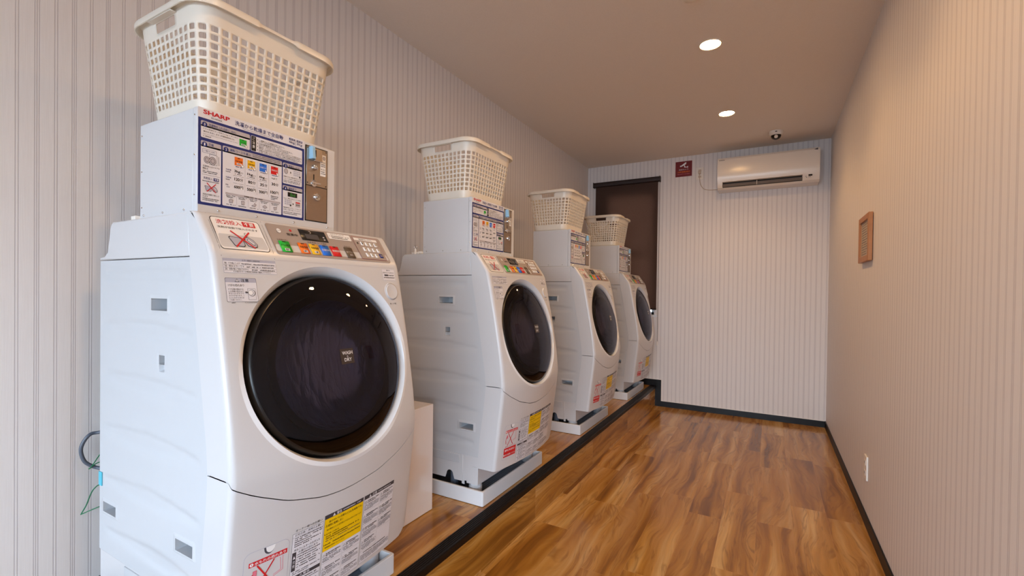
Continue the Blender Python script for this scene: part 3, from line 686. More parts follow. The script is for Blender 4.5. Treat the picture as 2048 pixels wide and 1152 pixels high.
d.line((.139, .553), (.1425, .520), .0012, 'pink', 3); d.line((.1455, .555), (.1475, .518), .0012, 'pink', 3); d.line((.1475, .518), (.124, .510), .0014, 'pink', 3); d.line((.1425, .520), (.124, .5145), .0012, 'pink', 3)
d.rrect(.0760, .5310, .0850, .5450, .001, 'red', 3); d.rrect(.0768, .5318, .0842, .5442, .001, 'pink', 4); d.line((.0755, .537), (.0715, .520), .0028, 'red', 3); d.line((.0715, .520), (.073, .505), .0028, 'red', 3); d.line((.078, .516), (.0805, .500), .0015, 'pink', 3)
cross(d, .0845, .4950, .1240, .5560, .0034); d.text('運転中・水があるとき', .0720, .4870, .1480, .4930, 'darkred', 3)
d.rect(.0655, .4400, .1550, .4840, 'red', 2); d.text('絶対にゆるめない', .0725, .4660, .1480, .4780, 'labelwhite', 4, .012); d.circ(.0705, .4500, .0038, 'labelwhite', 3); d.text('排水口を確認してください', .0765, .4460, .1520, .4545, 'labelwhite', 4, .006); fin(d)
d = dc('owner_notice_label', 'label of small print addressed to the owner'); d.rect(.1675, .3960, .2535, .5965, 'inkg', 0); d.rect(.1681, .3966, .2529, .5959, 'label', 1)
d.text('オーナー様へのお願い', .1745, .6000, .2490, .6065, 'ink', 1); d.text('日常点検・清掃のお願い', .1740, .5885, .2500, .5945, 'ink', 3); d.rect(.1681, .5862, .2529, .5866, 'inkg', 2)
d.para(.1740, .5845, .2510, .0030, .0052, 3, 'ink', 1); d.para(.1740, .5682, .2510, .0030, .0052, 2, 'ink', 2); d.text('排水フィルターのお手入れ', .1740, .5480, .2470, .5545, 'ink', 3); d.text('水漏れの恐れあり', .1860, .5400, .2400, .5460, 'ink', 3)
d.rect(.1700, .4960, .1805, .5460, 'dkgrey', 2); d.poly([(.1722, .5285), (.1786, .5285), (.1754, .5370)], 'label', 3); d.text('注', .1722, .5165, .1786, .5245, 'label', 3); d.text('意', .1722, .5055, .1786, .5135, 'label', 3)
for i in range(6): d.circ(.1840, .5360-i*.0066, .0010, 'ink', 3); d.fill(.1860, .5345-i*.0066, .2500-(i % 2)*.012, .0032, 'ink', 40+i)
d.para(.1740, .4935, .2500, .0030, .0050, 2, 'inkg', 3); d.rect(.1681, .4715, .2529, .4810, 'dkgrey', 2); d.text('⚠警告', .1930, .4728, .2230, .4800, 'label', 4, .01)
for i in range(4): d.circ(.1755, .4655-i*.0178, .0020, 'ink', 3); d.fill(.1790, .4640-i*.0178, .2450, .0038, 'ink', 50+i); d.para(.1790, .4610-i*.0178, .2500, .0026, .0046, 2, 'inkg', 60+i)
fin(d)
d = dc('warning_label', 'yellow and white warning label'); d.rect(.2572, .3960, .3915, .6085, 'inkg', 0); d.rect(.2578, .3966, .3909, .6080, 'label', 1); d.rect(.2578, .5970, .3909, .6082, 'dkgrey', 2); d.poly([(.2820, .5985), (.2910, .5985), (.2865, .6068)], 'label', 4); d.text('警告', .2950, .5983, .3120, .6070, 'label', 4, .01); d.fill(.3170, .6010, .3800, .0030, 'label', 6, 4)
d.rect(.2578, .5060, .3909, .5970, 'warnyel', 2); d.text('油の付いた衣類などは(洗濯後でも)', .2700, .5830, .3870, .5905, 'ink', 4, .004); d.text('絶対に乾燥しない', .2690, .5735, .3180, .5808, 'ink', 4, .006)
d.poly([(.2605, .5745), (.2680, .5745), (.2642, .5815)], 'ink', 4); d.poly([(.2615, .5751), (.2670, .5751), (.2642, .5803)], 'warnyel', 5); d.rect(.2639, .5757, .2645, .5787, 'ink', 6)
d.text('油の酸化による自然発火や引火の恐れがあります', .2650, .5630, .3860, .5680, 'ink', 4); d.circ(.2610, .5540, .0014, 'ink', 4); d.text('油が付着した衣類の例', .2640, .5515, .3060, .5560, 'ink', 4); d.fill(.2650, .5450, .3800, .0034, 'ink', 7, 4); d.fill(.2650, .5390, .3400, .0034, 'ink', 8, 4); d.fill(.2650, .5328, .3850, .0030, 'inkg', 10, 4)
d.circ(.2610, .5240, .0014, 'ink', 4); d.fill(.2640, .5222, .3850, .0036, 'ink', 11, 4); d.text('乾燥機能は使用しないでください', .2640, .5135, .3300, .5180, 'ink', 4)
for cu in (.2590, .3260):
    for j, v in enumerate((.5000, .4610, .4260)):
        d.poly([(cu+.001, v-.0090), (cu+.0085, v-.0090), (cu+.0048, v-.0020)], 'ink', 3); d.poly([(cu+.002, v-.0084), (cu+.0075, v-.0084), (cu+.0048, v-.0034)], 'label', 4)
        d.fill(cu+.011, v-.0050, cu+.060, .0036, 'ink', int(cu*1e4)+j); d.fill(cu+.011, v-.0100, cu+.045, .0036, 'ink', int(cu*1e4)+j+5); d.para(cu+.002, v-.0130, cu+.061, .0026, .0044, 3, 'inkg', int(cu*1e4)+j+9)
        d.rect(cu, v-.0290, cu+.0645, v-.0287, 'inkg', 2)
d.rect(.3242, .3970, .3245, .5055, 'inkg', 2); fin(d)
d = dc('caution_sheet', 'white caution label right of the yellow one'); d.rect(.3955, .3990, .5310, .6085, 'inkg', 0); d.rect(.3961, .3996, .5304, .6080, 'label', 1); d.rect(.3961, .5970, .5304, .6082, 'dkgrey', 2); d.poly([(.4150, .5985), (.4240, .5985), (.4195, .6068)], 'label', 4); d.text('注意', .4280, .5983, .4480, .6070, 'label', 4, .01); d.fill(.4540, .6010, .5150, .0030, 'label', 16, 4)
for ci_, cu in enumerate((.3970, .4650)):
    for j, v in enumerate((.5930, .5500, .5100, .4700)[:4 if ci_ == 0 else 3]):
        if (j+ci_) % 2 == 0: d.circ(cu+.0060, v-.0060, .0046, 'ink', 3); d.circ(cu+.0060, v-.0060, .0037, 'label', 4); d.line((cu+.003, v-.003), (cu+.009, v-.009), .0008, 'ink', 5)
        else: d.poly([(cu+.001, v-.0100), (cu+.0095, v-.0100), (cu+.0052, v-.0020)], 'ink', 3); d.poly([(cu+.0024, v-.0093), (cu+.0082, v-.0093), (cu+.0052, v-.0037)], 'label', 4)
        d.fill(cu+.013, v-.0050, cu+.062, .0038, 'ink', 200+j+int(cu*1e3)); d.fill(cu+.013, v-.0100, cu+.048, .0038, 'ink', 210+j+int(cu*1e3)); d.para(cu+.002, v-.0135, cu+.0625, .0027, .0045, 4, 'inkg', 220+j+int(cu*1e3))
        d.rect(cu, v-.0345, cu+.0655, v-.0342, 'inkg', 2)
d.rect(.4628, .4350, .4631, .5968, 'inkg', 2); d.fill(.4100, .4270, .5100, .0038, 'ink', 301); d.para(.3990, .4230, .5280, .0028, .0048, 4, 'inkg', 302); fin(d)

# ------------------------------------------------------------------ coin box
BO = (.472, .251, 1.405)
coin = thing('coin_box', BO, 'x', 'coin box', 'coin boxes on top of the washer-dryers')
BX0, BX1, BY0, BY1, BZ0, BZ1 = .322, .6215, .0425, .4590, 1.4056, 1.6725
MB().box((BX0, BY0+.0008, BZ0), (BX1-.0205, BY1-.0008, BZ1-.0008), 'steelwhite').build('housing', coin, bevel=.0025)
MB().box((BX1-.0195, BY0, BZ0), (BX1, BY1, BZ1), 'steelwhite').build('front_frame', coin, bevel=.003)
def screw(c, ax, r=.0032): MB().lathe([(r, 0), (r*.95, .001), (r*.6, .0022), (r*.1, .0025)], c, ax, 'chrome', 14, False, True).build('screw', coin)
for x in (.345, .45, .56): screw((x, BY0+.0008, 1.418), (0, -1, 0))
for z in (1.64, 1.54, 1.44): screw((.334, BY0+.0008, z), (0, -1, 0), .0022); screw((.611, BY0, z+.012), (0, -1, 0), .0022)
for y in (.0940, .196, .3106, .430): screw((BX1, y, 1.4185), (1, 0, 0))
MB().box((BX0-.022, BY0-.012, BZ0), (BX0+.002, BY0+.03, BZ0+.012), 'ivory').build('mounting_bracket', coin, bevel=.002)
def fnB(u, v, h): return (BX1+h, u, v)
d = dc('instruction_panel', 'blue bordered instruction and price panel', coin, fnB, 1); SL, SR = .0446, .3440
d.rect(SL, 1.4285, SR, 1.6718, 'label', 0); d.rect(SL, 1.4285, SR, 1.6466, 'navy', 1)
d.text('SHARP', .0560, 1.6575, .1215, 1.6685, 'darkred', 3, .035); d.text('ES-HD63L', .0755, 1.6500, .1030, 1.6545, 'ink', 3)
d.text('洗濯から乾燥まで全自動', .1345, 1.6535, .2735, 1.6660, 'navy', 3, .01); d.text('Full automatic from Washing to Drying', .1560, 1.6486, .2420, 1.6518, 'navy', 3)
d.rrect(.2930, 1.6610, .3120, 1.6670, .001, 'navy', 3); d.text('洗濯', .2955, 1.6618, .3095, 1.6663, 'label', 5); d.text('6kg', .2930, 1.6500, .3115, 1.6592, 'navy', 3, .008); d.line((.3145, 1.6490), (.3145, 1.6670), .0009, 'navy')
d.rrect(.3180, 1.6610, .3370, 1.6670, .001, 'navy', 3); d.text('乾燥', .3205, 1.6618, .3345, 1.6663, 'label', 5); d.text('3kg', .3180, 1.6500, .3370, 1.6592, 'navy', 3, .008)
def cell(u0, v0, u1, v1, num, title, hh=.0165, tw=None, header=True):
    d.rrect(u0, v0, u1, v1, .003, 'label', 3)
    if header:
        d.rrect(u0, v1-hh, u1, v1, .003, 'hdr', 4); d.rect(u0, v1-hh, u1, v1-hh+.004, 'hdr', 4)
        d.circ(u0+.0085, v1-.0085, .0062, 'navy', 6); d.text(num, u0+.0070, v1-.0120, u0+.0100, v1-.0050, 'labelwhite', 8, .015)
        d.text(title, u0+.0180, v1-.0100, u0+.018+tw, v1-.0030, 'navy', 6, .006); d.fill(u0+.0180, v1-.0145, u0+.018+tw*.7, .0022, 'inkg', int(u0*999), 6)
cell(.0508, 1.5975, .1752, 1.6396, '0', '洗濯物を入れる前に', .0145, .052); d.text('(無料)', .1240, 1.6296, .1370, 1.6350, 'navy', 6)
d.text('ドラム洗浄ボタンを押すとAg⁺イオン水で', .0560, 1.6180, .1420, 1.6225, 'ink', 6); d.text('槽内を洗浄します (所要時間:約1分)', .0560, 1.6110, .1330, 1.6155, 'ink', 6); d.text("Push 'ドラム洗浄' button to wash the tub with Ag⁺ Ion water.", .0560, 1.6058, .1430, 1.6085, 'inkg', 6); d.fill(.0560, 1.6010, .0750, .0024, 'inkg', 3, 6)
def icon(u0, v0, u1, v1, mat, t1, t2=None):
    d.rect(u0, v0, u1, v1, mat, 6); w = u1-u0; h = v1-v0; d.rect(u0+w*.35, v1-h*.16, u0+w*.65, v1-h*.07, 'ink', 7); d.text(t1, u0+w*.08, v0+h*.42, u1-w*.08, v0+h*.62, 'ink' if mat in ('green', 'orange', 'yellow') else 'label', 8, .006)
    if t2: d.rect(u0+w*.25, v0+h*.1, u1-w*.25, v0+h*.32, 'label', 7); d.text(t2, u0+w*.32, v0+h*.12, u1-w*.32, v0+h*.3, 'ink', 8)
    d.circ(u1-w*.05, v0+h*.02, w*.17, 'ink', 9); d.circ(u1-w*.05, v0+h*.02, w*.14, 'labelwhite', 10); d.rect(u1-w*.22, v0+h*.05, u1-w*.12, v0+h*.28, 'labelwhite', 11)
icon(.1465, 1.6030, .1660, 1.6205, 'green', 'ドラム洗浄', '無料')
cell(.1780, 1.5975, .3368, 1.6396, '', '', header=False); d.rrect(.1790, 1.5985, .1925, 1.6386, .002, 'ink', 5)
for i, ch in enumerate('ご注意'): d.text(ch, .1822, 1.6275-i*.0105, .1893, 1.6355-i*.0105, 'labelwhite', 7, .01)
for i, s_ in enumerate(('一度投入した金額は戻りません。', '100円硬貨専用です。おつりはでません。', '運転中、ドアはロックされます。終了するまでドアは開きません。', '衣類が片寄ったりした場合は、自動で時間が延長されます。')):
    v = 1.6300-i*.0093; d.circ(.1968, v+.0024, .0012, 'ink', 6); d.text(s_, .2005, v, min(.3340, .2005+.0052*len(s_)), v+.0045, 'ink', 6, .004); d.fill(.2005, v-.0030, min(.328, .2005+.0045*len(s_)), .0018, 'inkg', 90+i, 6)
cell(.0510, 1.4352, .0998, 1.5896, '1', '準備', .0150, .0120)
d.rrect(.0545, 1.5600, .0880, 1.5700, .0015, 'navy', 5); d.rrect(.0551, 1.5606, .0874, 1.5694, .0012, 'label', 6); d.text('ドア開ボタンを押す', .0575, 1.5626, .0850, 1.5674, 'navy', 8)
for cu, cv, rr in ((.0650, 1.5430, .0090), (.0790, 1.5430, .0105)): d.circ(cu, cv, rr, 'ink', 6, .8); d.circ(cu, cv, rr*.9, 'hdr', 7, .8); d.circ(cu, cv, rr*.6, 'inkg', 8, .8); d.circ(cu, cv, rr*.5, 'hdr', 9, .8)
d.frame(.0710, 1.5330, .0900, 1.5590, .0006, 'ink', 5); d.line((.0935, 1.5570), (.0945, 1.5340), .0008, 'ink', 6)
d.text('洗濯物を入れてドアを', .0555, 1.5245, .0960, 1.5290, 'ink', 6); d.text('閉める', .0555, 1.5185, .0680, 1.5230, 'ink', 6); d.fill(.0555, 1.5135, .0920, .0024, 'inkg', 21, 6); d.fill(.0555, 1.5095, .0900, .0024, 'inkg', 22, 6)
d.rect(.0535, 1.5048, .0975, 1.5053, 'inkg', 5); d.text('洗剤投入', .0570, 1.4935, .0795, 1.5000, 'navy', 6); d.rrect(.0815, 1.4925, .0945, 1.5005, .001, 'navy', 5); d.text('不要', .0830, 1.4938, .0932, 1.4993, 'label', 7, .01); d.fill(.0550, 1.4880, .0960, .0024, 'inkg', 23, 6)
tray_icon(d, .0600, 1.4640, .0920, 1.4800, 5); cross(d, .0650, 1.4630, .0870, 1.4850, .0020, 'red', 9); d.text('洗剤が自動で投入さ', .0555, 1.4535, .0955, 1.4580, 'ink', 6); d.text('れます', .0555, 1.4480, .0680, 1.4525, 'ink', 6); d.fill(.0555, 1.4440, .0950, .0024, 'inkg', 24, 6); d.fill(.0555, 1.4400, .0930, .0024, 'inkg', 25, 6)
cell(.1036, 1.4348, .2702, 1.5908, '2', '運転コースを選ぶ', .0160, .056); d.para(.1830, 1.5885, .2660, .0024, .0045, 3, 'inkg', 33, 6)
cols = [(.1342, .1562, 'orange', '洗濯 乾燥', '標準', '3kg', '120', '600'), (.1690, .1900, 'yellow', '洗濯 乾燥', '1着', '1kg', '80', '500'), (.2028, .2238, 'blue', '洗濯のみ', None, '6kg', '35', '300'), (.2366, .2580, 'kred', '乾燥延長', None, '1kg', '30', '100')]
for i, (a, c, mt, t1, t2, kg, mn, yen) in enumerate(cols):
    icon(a, 1.5470, c, 1.5692, mt, t1, t2); d.fill(a+.003, 1.5425, c-.002, .0024, 'navy', 34+i, 6)
    small = i == 3
    if not small: d.text(kg, a-.0005, 1.5262, a+.0150, 1.5345, 'ink', 6, .022); d.text('まで', a+.0160, 1.5275, a+.0230, 1.5310, 'ink', 6); d.fill(a+.001, 1.5225, c, .0022, 'inkg', 44+i, 6)
    else: d.text('1kgまで', a+.002, 1.5320, a+.0190, 1.5375, 'ink', 6)
    yo = .0055 if small else 0
    d.text(mn, a+(0 if i == 0 else .002), 1.5060+yo*1.6, a+.0135, 1.5140+yo*1.6, 'ink', 6, .024); d.text('分', a+.0148, 1.5060+yo*1.6, a+.0228, 1.5145+yo*1.6, 'ink', 6, .008)
    d.text(yen, a-.001, 1.4855+yo, a+.0140, 1.4935+yo, 'ink', 6, .024); d.text('円', a+.0150, 1.4855+yo, a+.0232, 1.4940+yo, 'ink', 6, .008); d.rrect(a+.017, 1.4845+yo, a+.0215, 1.4895+yo, .001, 'labelwhite', 8)
    if i: d.rect(a-.0068, 1.4790, a-.0065, 1.5720, 'inkg', 5)
    if not small:
        for vv in (1.5185, 1.4985): d.fill(a-.003, vv, c+.002, .0009, 'inkg', 5, 6)
    else: d.para(a, 1.4850, c+.002, .0026, .0045, 3, 'ink', 55, 6)
for vv, tx in ((1.5290, '洗濯容量'), (1.5085, '洗濯時間'), (1.4890, '料金')): d.text(tx, .1115, vv, .1115+.0034*len(tx), vv+.0042, 'navy', 6); d.fill(.1115, vv-.0045, .1230, .0022, 'inkg', int(vv*1e3), 6)
d.rect(.1112, 1.4655, .2660, 1.4708, 'hdr', 5); d.text('洗濯量の目安', .1600, 1.4663, .1860, 1.4702, 'ink', 7, .01); d.fill(.1900, 1.4668, .2130, .0026, 'ink', 66, 7)
for i in range(5):
    a = .1125+i*.0312; d.fill(a, 1.4620, a+.024, .0024, 'inkg', 70+i, 6); d.fill(a+.002, 1.4580, a+.020, .0026, 'ink', 80+i, 6)
    P = [[(.2, 0), (.8, .05), (.9, .8), (.6, 1), (.4, 1), (.1, .7)], [(.25, 0), (.8, 0), (.85, .9), (.6, 1), (.2, .9)], [(.0, .1), (.7, 0), (1, .6), (.6, 1), (.4, .5), (.1, .4)], [(.0, .35), (.5, .0), (1, .35), (.9, .6), (.5, .9), (.1, .6)], [(.3, 0), (.8, .2), (.9, 1), (.5, .9), (.1, .8), (.2, .3)]][i]
    d.poly([(a+.006+x*.014, 1.4440+y*.0115) for x, y in P], 'inkg', 6); c0 = (a+.013, 1.4497); d.poly([(c0[0]+(a+.006+x*.014-c0[0])*.86, c0[1]+(1.4440+y*.0115-c0[1])*.86) for x, y in P], 'hdr', 7); d.fill(a+.001, 1.4385, a+.025, .0024, 'inkg', 90+i, 6)
    if i: d.rect(a-.0036, 1.4380, a-.0033, 1.4640, 'inkg', 5)
cell(.2736, 1.5288, .3368, 1.5894, '3', '硬貨を入れる', .0135, .036); d.circ(.2835, 1.5655, .0078, 'inkg', 6, .8); d.circ(.2835, 1.5655, .0068, 'hdr', 7, .8); d.poly([(.2970, 1.5610), (.3010, 1.5640), (.2970, 1.5680)], 'ink', 6)
for i in range(3):
    for j in range(4): d.rect(.3080+j*.0060, 1.5580+i*.0055, .3122+j*.0060, 1.5615+i*.0055, 'hdrb', 6)
d.circ(.3290, 1.5565, .0026, 'ink', 7); d.text('硬貨を入れて暗証番号を入力後', .2760, 1.5480, .3340, 1.5520, 'ink', 6); d.text('スタートを押すと運転が始まる', .2760, 1.5420, .3340, 1.5460, 'ink', 6); d.fill(.2760, 1.5370, .3340, .0024, 'inkg', 26, 6); d.fill(.2760, 1.5330, .3300, .0024, 'inkg', 27, 6)
cell(.2736, 1.4352, .3380, 1.5232, '4', '運転終了', .0140, .026); d.rect(.2895, 1.4925, .3205, 1.5055, 'black', 6); d.text('End', .2985, 1.4945, .3140, 1.5035, 'gtext', 8, .01)
d.text('「End」運転が終了したら表示', .2760, 1.4845, .3340, 1.4880, 'ink', 6)
for i in range(3):
    for j in range(4): d.rect(.2800+j*.0060, 1.4680+i*.0055, .2842+j*.0060, 1.4715+i*.0055, 'hdrb', 6)
d.circ(.2990, 1.4672, .0026, 'ink', 7); d.poly([(.3060, 1.4690), (.3100, 1.4720), (.3060, 1.4760)], 'ink', 6); d.rect(.3150, 1.4650, .3310, 1.4810, 'hdr', 6); d.rect(.3160, 1.4765, .3300, 1.4800, 'kred', 7); d.text('解除', .3165, 1.4690, .3295, 1.4735, 'ink', 7)
d.text('暗証番号を入力し、ドアロック', .2760, 1.4570, .3340, 1.4610, 'ink', 6); d.text('を押して取り出してください', .2760, 1.4510, .3340, 1.4550, 'ink', 6); d.fill(.2760, 1.4450, .3330, .0024, 'inkg', 28, 6); d.fill(.2760, 1.4405, .3200, .0024, 'inkg', 29, 6)
fin(d)
# coin mechanism
b = MB(); C0, C1, CZ0, CZ1 = .3478, .4290, 1.4300, 1.6632; x0 = BX1
b.box((x0-.002, C0, CZ0), (x0+.0012, C1, CZ1), 'matblack'); b.box((x0+.0006, C0+.0030, 1.5415), (x0+.0030, C1-.0030, CZ1-.0030), 'steel'); b.box((x0+.0006, C0+.0030, CZ0+.0030), (x0+.0022, C1-.0030, 1.5395), 'steeld')
mech = b.build('coin_mechanism', coin, bevel=.0004, seg=1); xs_ = x0+.003
b = MB(); b.prism([(xs_, 1.6210), (xs_+.020, 1.6210), (xs_+.016, 1.6590), (xs_, 1.6600)], .3590, .3700, 1, 'bluetape'); o = b.build('coin_slot', mech, org=BO, bevel=.001); o.parent = mech
def sub(b, name, label=None, **k):
    o = b.build(name, coin, **k); o.parent = mech
    if label: o['label'] = label
    return o
bpy.data.objects.remove(o)
b = MB(); b.prism([(xs_, 1.6210), (xs_+.020, 1.6210), (xs_+.016, 1.6590), (xs_, 1.6600)], .3590, .3690, 1, 'bluetape'); b.prism([(xs_, 1.6190), (xs_+.014, 1.6190), (xs_+.011, 1.6560), (xs_, 1.6580)], .3715, .3980, 1, 'steel'); b.box((xs_+.005, .3735, 1.6290), (xs_+.0145, .3750, 1.6500), 'matblack')
b.box((xs_, .3695, 1.6165), (xs_+.014, .3975, 1.6195), 'chrome'); sub(b, 'coin_slot', 'coin slot with a pale blue guide', bevel=.0006, seg=1)
sub(MB().lathe([(.0092, 0), (.0092, .004), (.0075, .009), (.004, .0115), (.0005, .012)], (xs_, .3775, 1.5980), (1, 0, 0), 'chrome', 28, False, True), 'return_button')
b = MB(); b.box((xs_, .3748, 1.5500), (xs_+.0006, .3785, 1.5770), 'matblack'); b.lathe([(.0105, 0), (.0105, .002), (.004, .003), (.004, .009)], (xs_, .3770, 1.5490), (1, 0, 0), 'chrome', 24, False, True); b.box((xs_+.006, .3660, 1.5468), (xs_+.010, .3950, 1.5512), 'chrome'); sub(b, 'return_lever', None, bevel=.0008, seg=1)
b = MB(); b.lathe([(.0125, 0), (.0125, .0035), (.0108, .006), (.0095, .0062), (.009, .0045), (.006, .0045), (.0055, .0095), (.0005, .010)], (x0+.0022, .3885, 1.5080), (1, 0, 0), 'chrome', 28, False, True); b.box((x0+.011, .3877, 1.5045), (x0+.0126, .3893, 1.5115), 'matblack'); sub(b, 'lock', 'round chrome key lock')
for y, z in ((.3545, 1.6560), (.4215, 1.6560), (.3545, 1.5480), (.4215, 1.5470)): sub(MB().lathe([(.0022, 0), (.0018, .001), (.0003, .0014)], (xs_, y, z), (1, 0, 0), 'dkgrey', 12, False, True), 'plate_screw')
d = Decal(lambda u, v, h: (xs_+h, u, v), 1); d.rect(.3995, 1.5775, .4200, 1.6450, 'labelwhite', 0); d.circ(.4135, 1.6350, .0060, 'inkg', 1, .8); d.circ(.4135, 1.6350, .0050, 'hdr', 2, .8); d.poly([(.4060, 1.6365), (.4035, 1.6380), (.4060, 1.6395)], 'ink', 2)
d.text('100円硬貨', .4020, 1.6190, .4180, 1.6230, 'ink', 3); d.fill(.4020, 1.6130, .4180, .003, 'ink', 2, 3); d.fill(.4020, 1.6075, .4180, .003, 'inkg', 4, 3); d.poly([(.4050, 1.5965), (.4015, 1.5985), (.4050, 1.6005)], 'ink', 3); d.text('返却口', .4070, 1.5965, .4180, 1.6005, 'ink', 3); d.fill(.4020, 1.5900, .4180, .003, 'inkg', 5, 3); d.fill(.4020, 1.5840, .4180, .003, 'inkg', 6, 3)
o = d.build('coin_label', coin, fixn=False, sharp=180); o.parent = mech

# ------------------------------------------------------------------ laundry basket
KO = (.432, .262, 1.6735)
bask = thing('laundry_basket', KO, 'x', 'basket', 'white plastic laundry baskets')
BCX, BCY = .432, .262
def rr_path(hx, hy, r, nx, ny, nc):
    """closed list of (x, y, nx, ny) round a rounded rectangle, nx/ny cells along the straights, nc per corner"""
    P = []
    def arc(cx, cy, a0):
        for i in range(nc): a = a0+PI/2*i/nc; P.append((cx+r*math.cos(a), cy+r*math.sin(a), math.cos(a), math.sin(a)))
    def line(x0, y0, x1, y1, n, ax, ay):
        for i in range(n): k = i/n; P.append((x0+(x1-x0)*k, y0+(y1-y0)*k, ax, ay))
    arc(hx-r, -hy+r, -PI/2); line(hx, -hy+r, hx, hy-r, ny, 1, 0); arc(hx-r, hy-r, 0); line(hx-r, hy, -hx+r, hy, nx, 0, 1)
    arc(-hx+r, hy-r, PI/2); line(-hx, hy-r, -hx, -hy+r, ny, -1, 0); arc(-hx+r, -hy+r, PI); line(-hx+r, -hy, hx-r, -hy, nx, 0, -1)
    return P
NXC, NYC, NCC = 9, 12, 3
BH_ = .286
def lvl(z):         # half sizes and corner radius at height z above the bottom
    k = z/BH_; return .128+.042*k, .178+.031*k, .042+.014*k
def wallp(i, z):
    hx, hy, r = lvl(z); P = rr_path(hx, hy, r, NXC*2, NYC*2, NCC*2); n = len(P); a = P[int(i) % n]; c = P[(int(i)+1) % n]; k = i-int(i)
    return (BCX+a[0]*(1-k)+c[0]*k, BCY+a[1]*(1-k)+c[1]*k, KO[2]+z)
_wc = {}
def wp_(i, z):
    key_ = (round(z, 5))
    if key_ not in _wc: hx, hy, r = lvl(z); _wc[key_] = rr_path(hx, hy, r, NXC*2, NYC*2, NCC*2)
    P = _wc[key_]; n = len(P); i0 = int(math.floor(i)); a = P[i0 % n]; c = P[(i0+1) % n]; k = i-i0
    return (BCX+a[0]*(1-k)+c[0]*k, BCY+a[1]*(1-k)+c[1]*k, KO[2]+z)
NT2 = 2*(NXC*2+NYC*2)+4*NCC*2; NC = NT2//2
b = MB(); R0, RP, RN = .042, .0214, 9
for c in range(NC):
    a0 = 2*c
    for rr in range(RN):
        z0 = R0+rr*RP; z1 = z0+RP
        out = [(0, 0), (1, 0), (2, 0), (2, .5), (2, 1), (1, 1), (0, 1), (0, .5)]
        inn = []
        for (cx, cy, s0) in ((1.45, .28, -90), (1.45, .72, 0), (.55, .72, 90), (.55, .28, 180)):
            for t_ in (0, 45, 90): an = math.radians(s0+t_); inn.append((cx+.17*math.cos(an), cy+.115*math.sin(an)))
        vo = [wp_(a0+u, z0+(z1-z0)*v) for u, v in out]; vi = [wp_(a0+u, z0+(z1-z0)*v) for u, v in inn]
        # inn order: bottom-right(3) top-right(3) top-left(3) bottom-left(3)
        V = vo+vi; o8 = 8
        F_ = [(2, 3, o8+2, o8+1), (2, o8+1, o8+0, 1), (3, o8+3, o8+2), (3, 4, o8+4, o8+3), (4, 5, o8+5, o8+4), (5, o8+6, o8+5), (5, 6, o8+7, o8+6), (6, 7, o8+8, o8+7), (7, o8+9, o8+8), (7, 0, o8+10, o8+9), (0, 1, o8+11, o8+10), (1, o8+0, o8+11)]
        b.add(V, F_, 'basket')
us_ = list(range(NT2+1))
b.grid(us_, [0.0, .012, .028, R0], lambda i, z: wp_(i, max(z, .004) if z else .004), 'basket')
ztop = R0+RN*RP
# short sides start after corner(6) -> long +x straight (24) -> corner -> +y straight (18) ...
sy = NCC*2+NYC*2+NCC*2; sy0, sy1 = sy, sy+NXC*2; s2 = sy1+NCC*2+NYC*2+NCC*2; s20, s21 = s2, s2+NXC*2
def hand(i, z):
    for a, c in ((sy0, sy1), (s20, s21)):
        if a+4.5 < i < c-4.5 and ztop+.010 < z < ztop+.036: return True
    return False
b.grid(us_, [ztop, ztop+.010, ztop+.0145, ztop+.023, ztop+.0315, ztop+.036, BH_-.008, BH_], lambda i, z: wp_(i, z), 'basket', skip=hand)
hx, hy, r = lvl(0); P = rr_path(hx, hy, r, NXC*2, NYC*2, NCC*2)
b.add([(BCX+p[0]*k, BCY+p[1]*k, KO[2]+.004-(0 if k > .93 else .0035)) for k in (1, .93, .5) for p in P], [(q*len(P)+i, q*len(P)+(i+1) % len(P), (q+1)*len(P)+(i+1) % len(P), (q+1)*len(P)+i) for q in range(2) for i in range(len(P))]+[tuple(2*len(P)+i for i in range(len(P)))], 'basket')
bm_ = b
wall_ = b.build('basket_body', bask, solid=.0028, sharp=50)
wm = bmesh.new(); wm.from_mesh(wall_.data); bmesh.ops.remove_doubles(wm, verts=wm.verts, dist=.00005); bmesh.ops.recalc_face_normals(wm, faces=wm.faces)
for e_ in wm.edges: e_.smooth = True
wm.to_mesh(wall_.data); wm.free(); wall_.modifiers['solid'].offset = 0
# rolled rim with the gap in the middle of the long sides
hx, hy, r = lvl(BH_); NR = 160
P = rr_path(hx, hy, r, 30, 40, 10); n = len(P)
prof_r = [(-.001, -.012), (-.001, .0), (.003, .0075), (.009, .0095), (.015, .007), (.0185, .0), (.0185, -.013), (.0160, -.0135), (.0155, -.002), (.009, .004), (.003, -.001)]
prof_n = [(-.001, -.012), (-.001, .0), (.002, .0045), (.007, .0055), (.011, .003), (.0125, .0), (.0125, -.006), (.010, -.006), (.010, -.001), (.006, .001), (.003, -.002)]
v = []
for (x, y, ax, ay) in P:
    k = 0
    if abs(x) > hx-.001 and abs(y) < .060: k = 1 if abs(y) < .052 else (.060-abs(y))/.008
    for q, w_ in zip(prof_r, prof_n):
        o_r = q[0]*(1-k)+w_[0]*k; z = q[1]*(1-k)+w_[1]*k; v.append((BCX+x+ax*o_r, BCY+y+ay*o_r, KO[2]+BH_+z))
m = len(prof_r); b = MB(); b.add(v, [(i*m+j, i*m+(j+1) % m, ((i+1) % n)*m+(j+1) % m, ((i+1) % n)*m+j) for i in range(n) for j in range(m)], 'basket'); b.build('rim', bask, sharp=45)
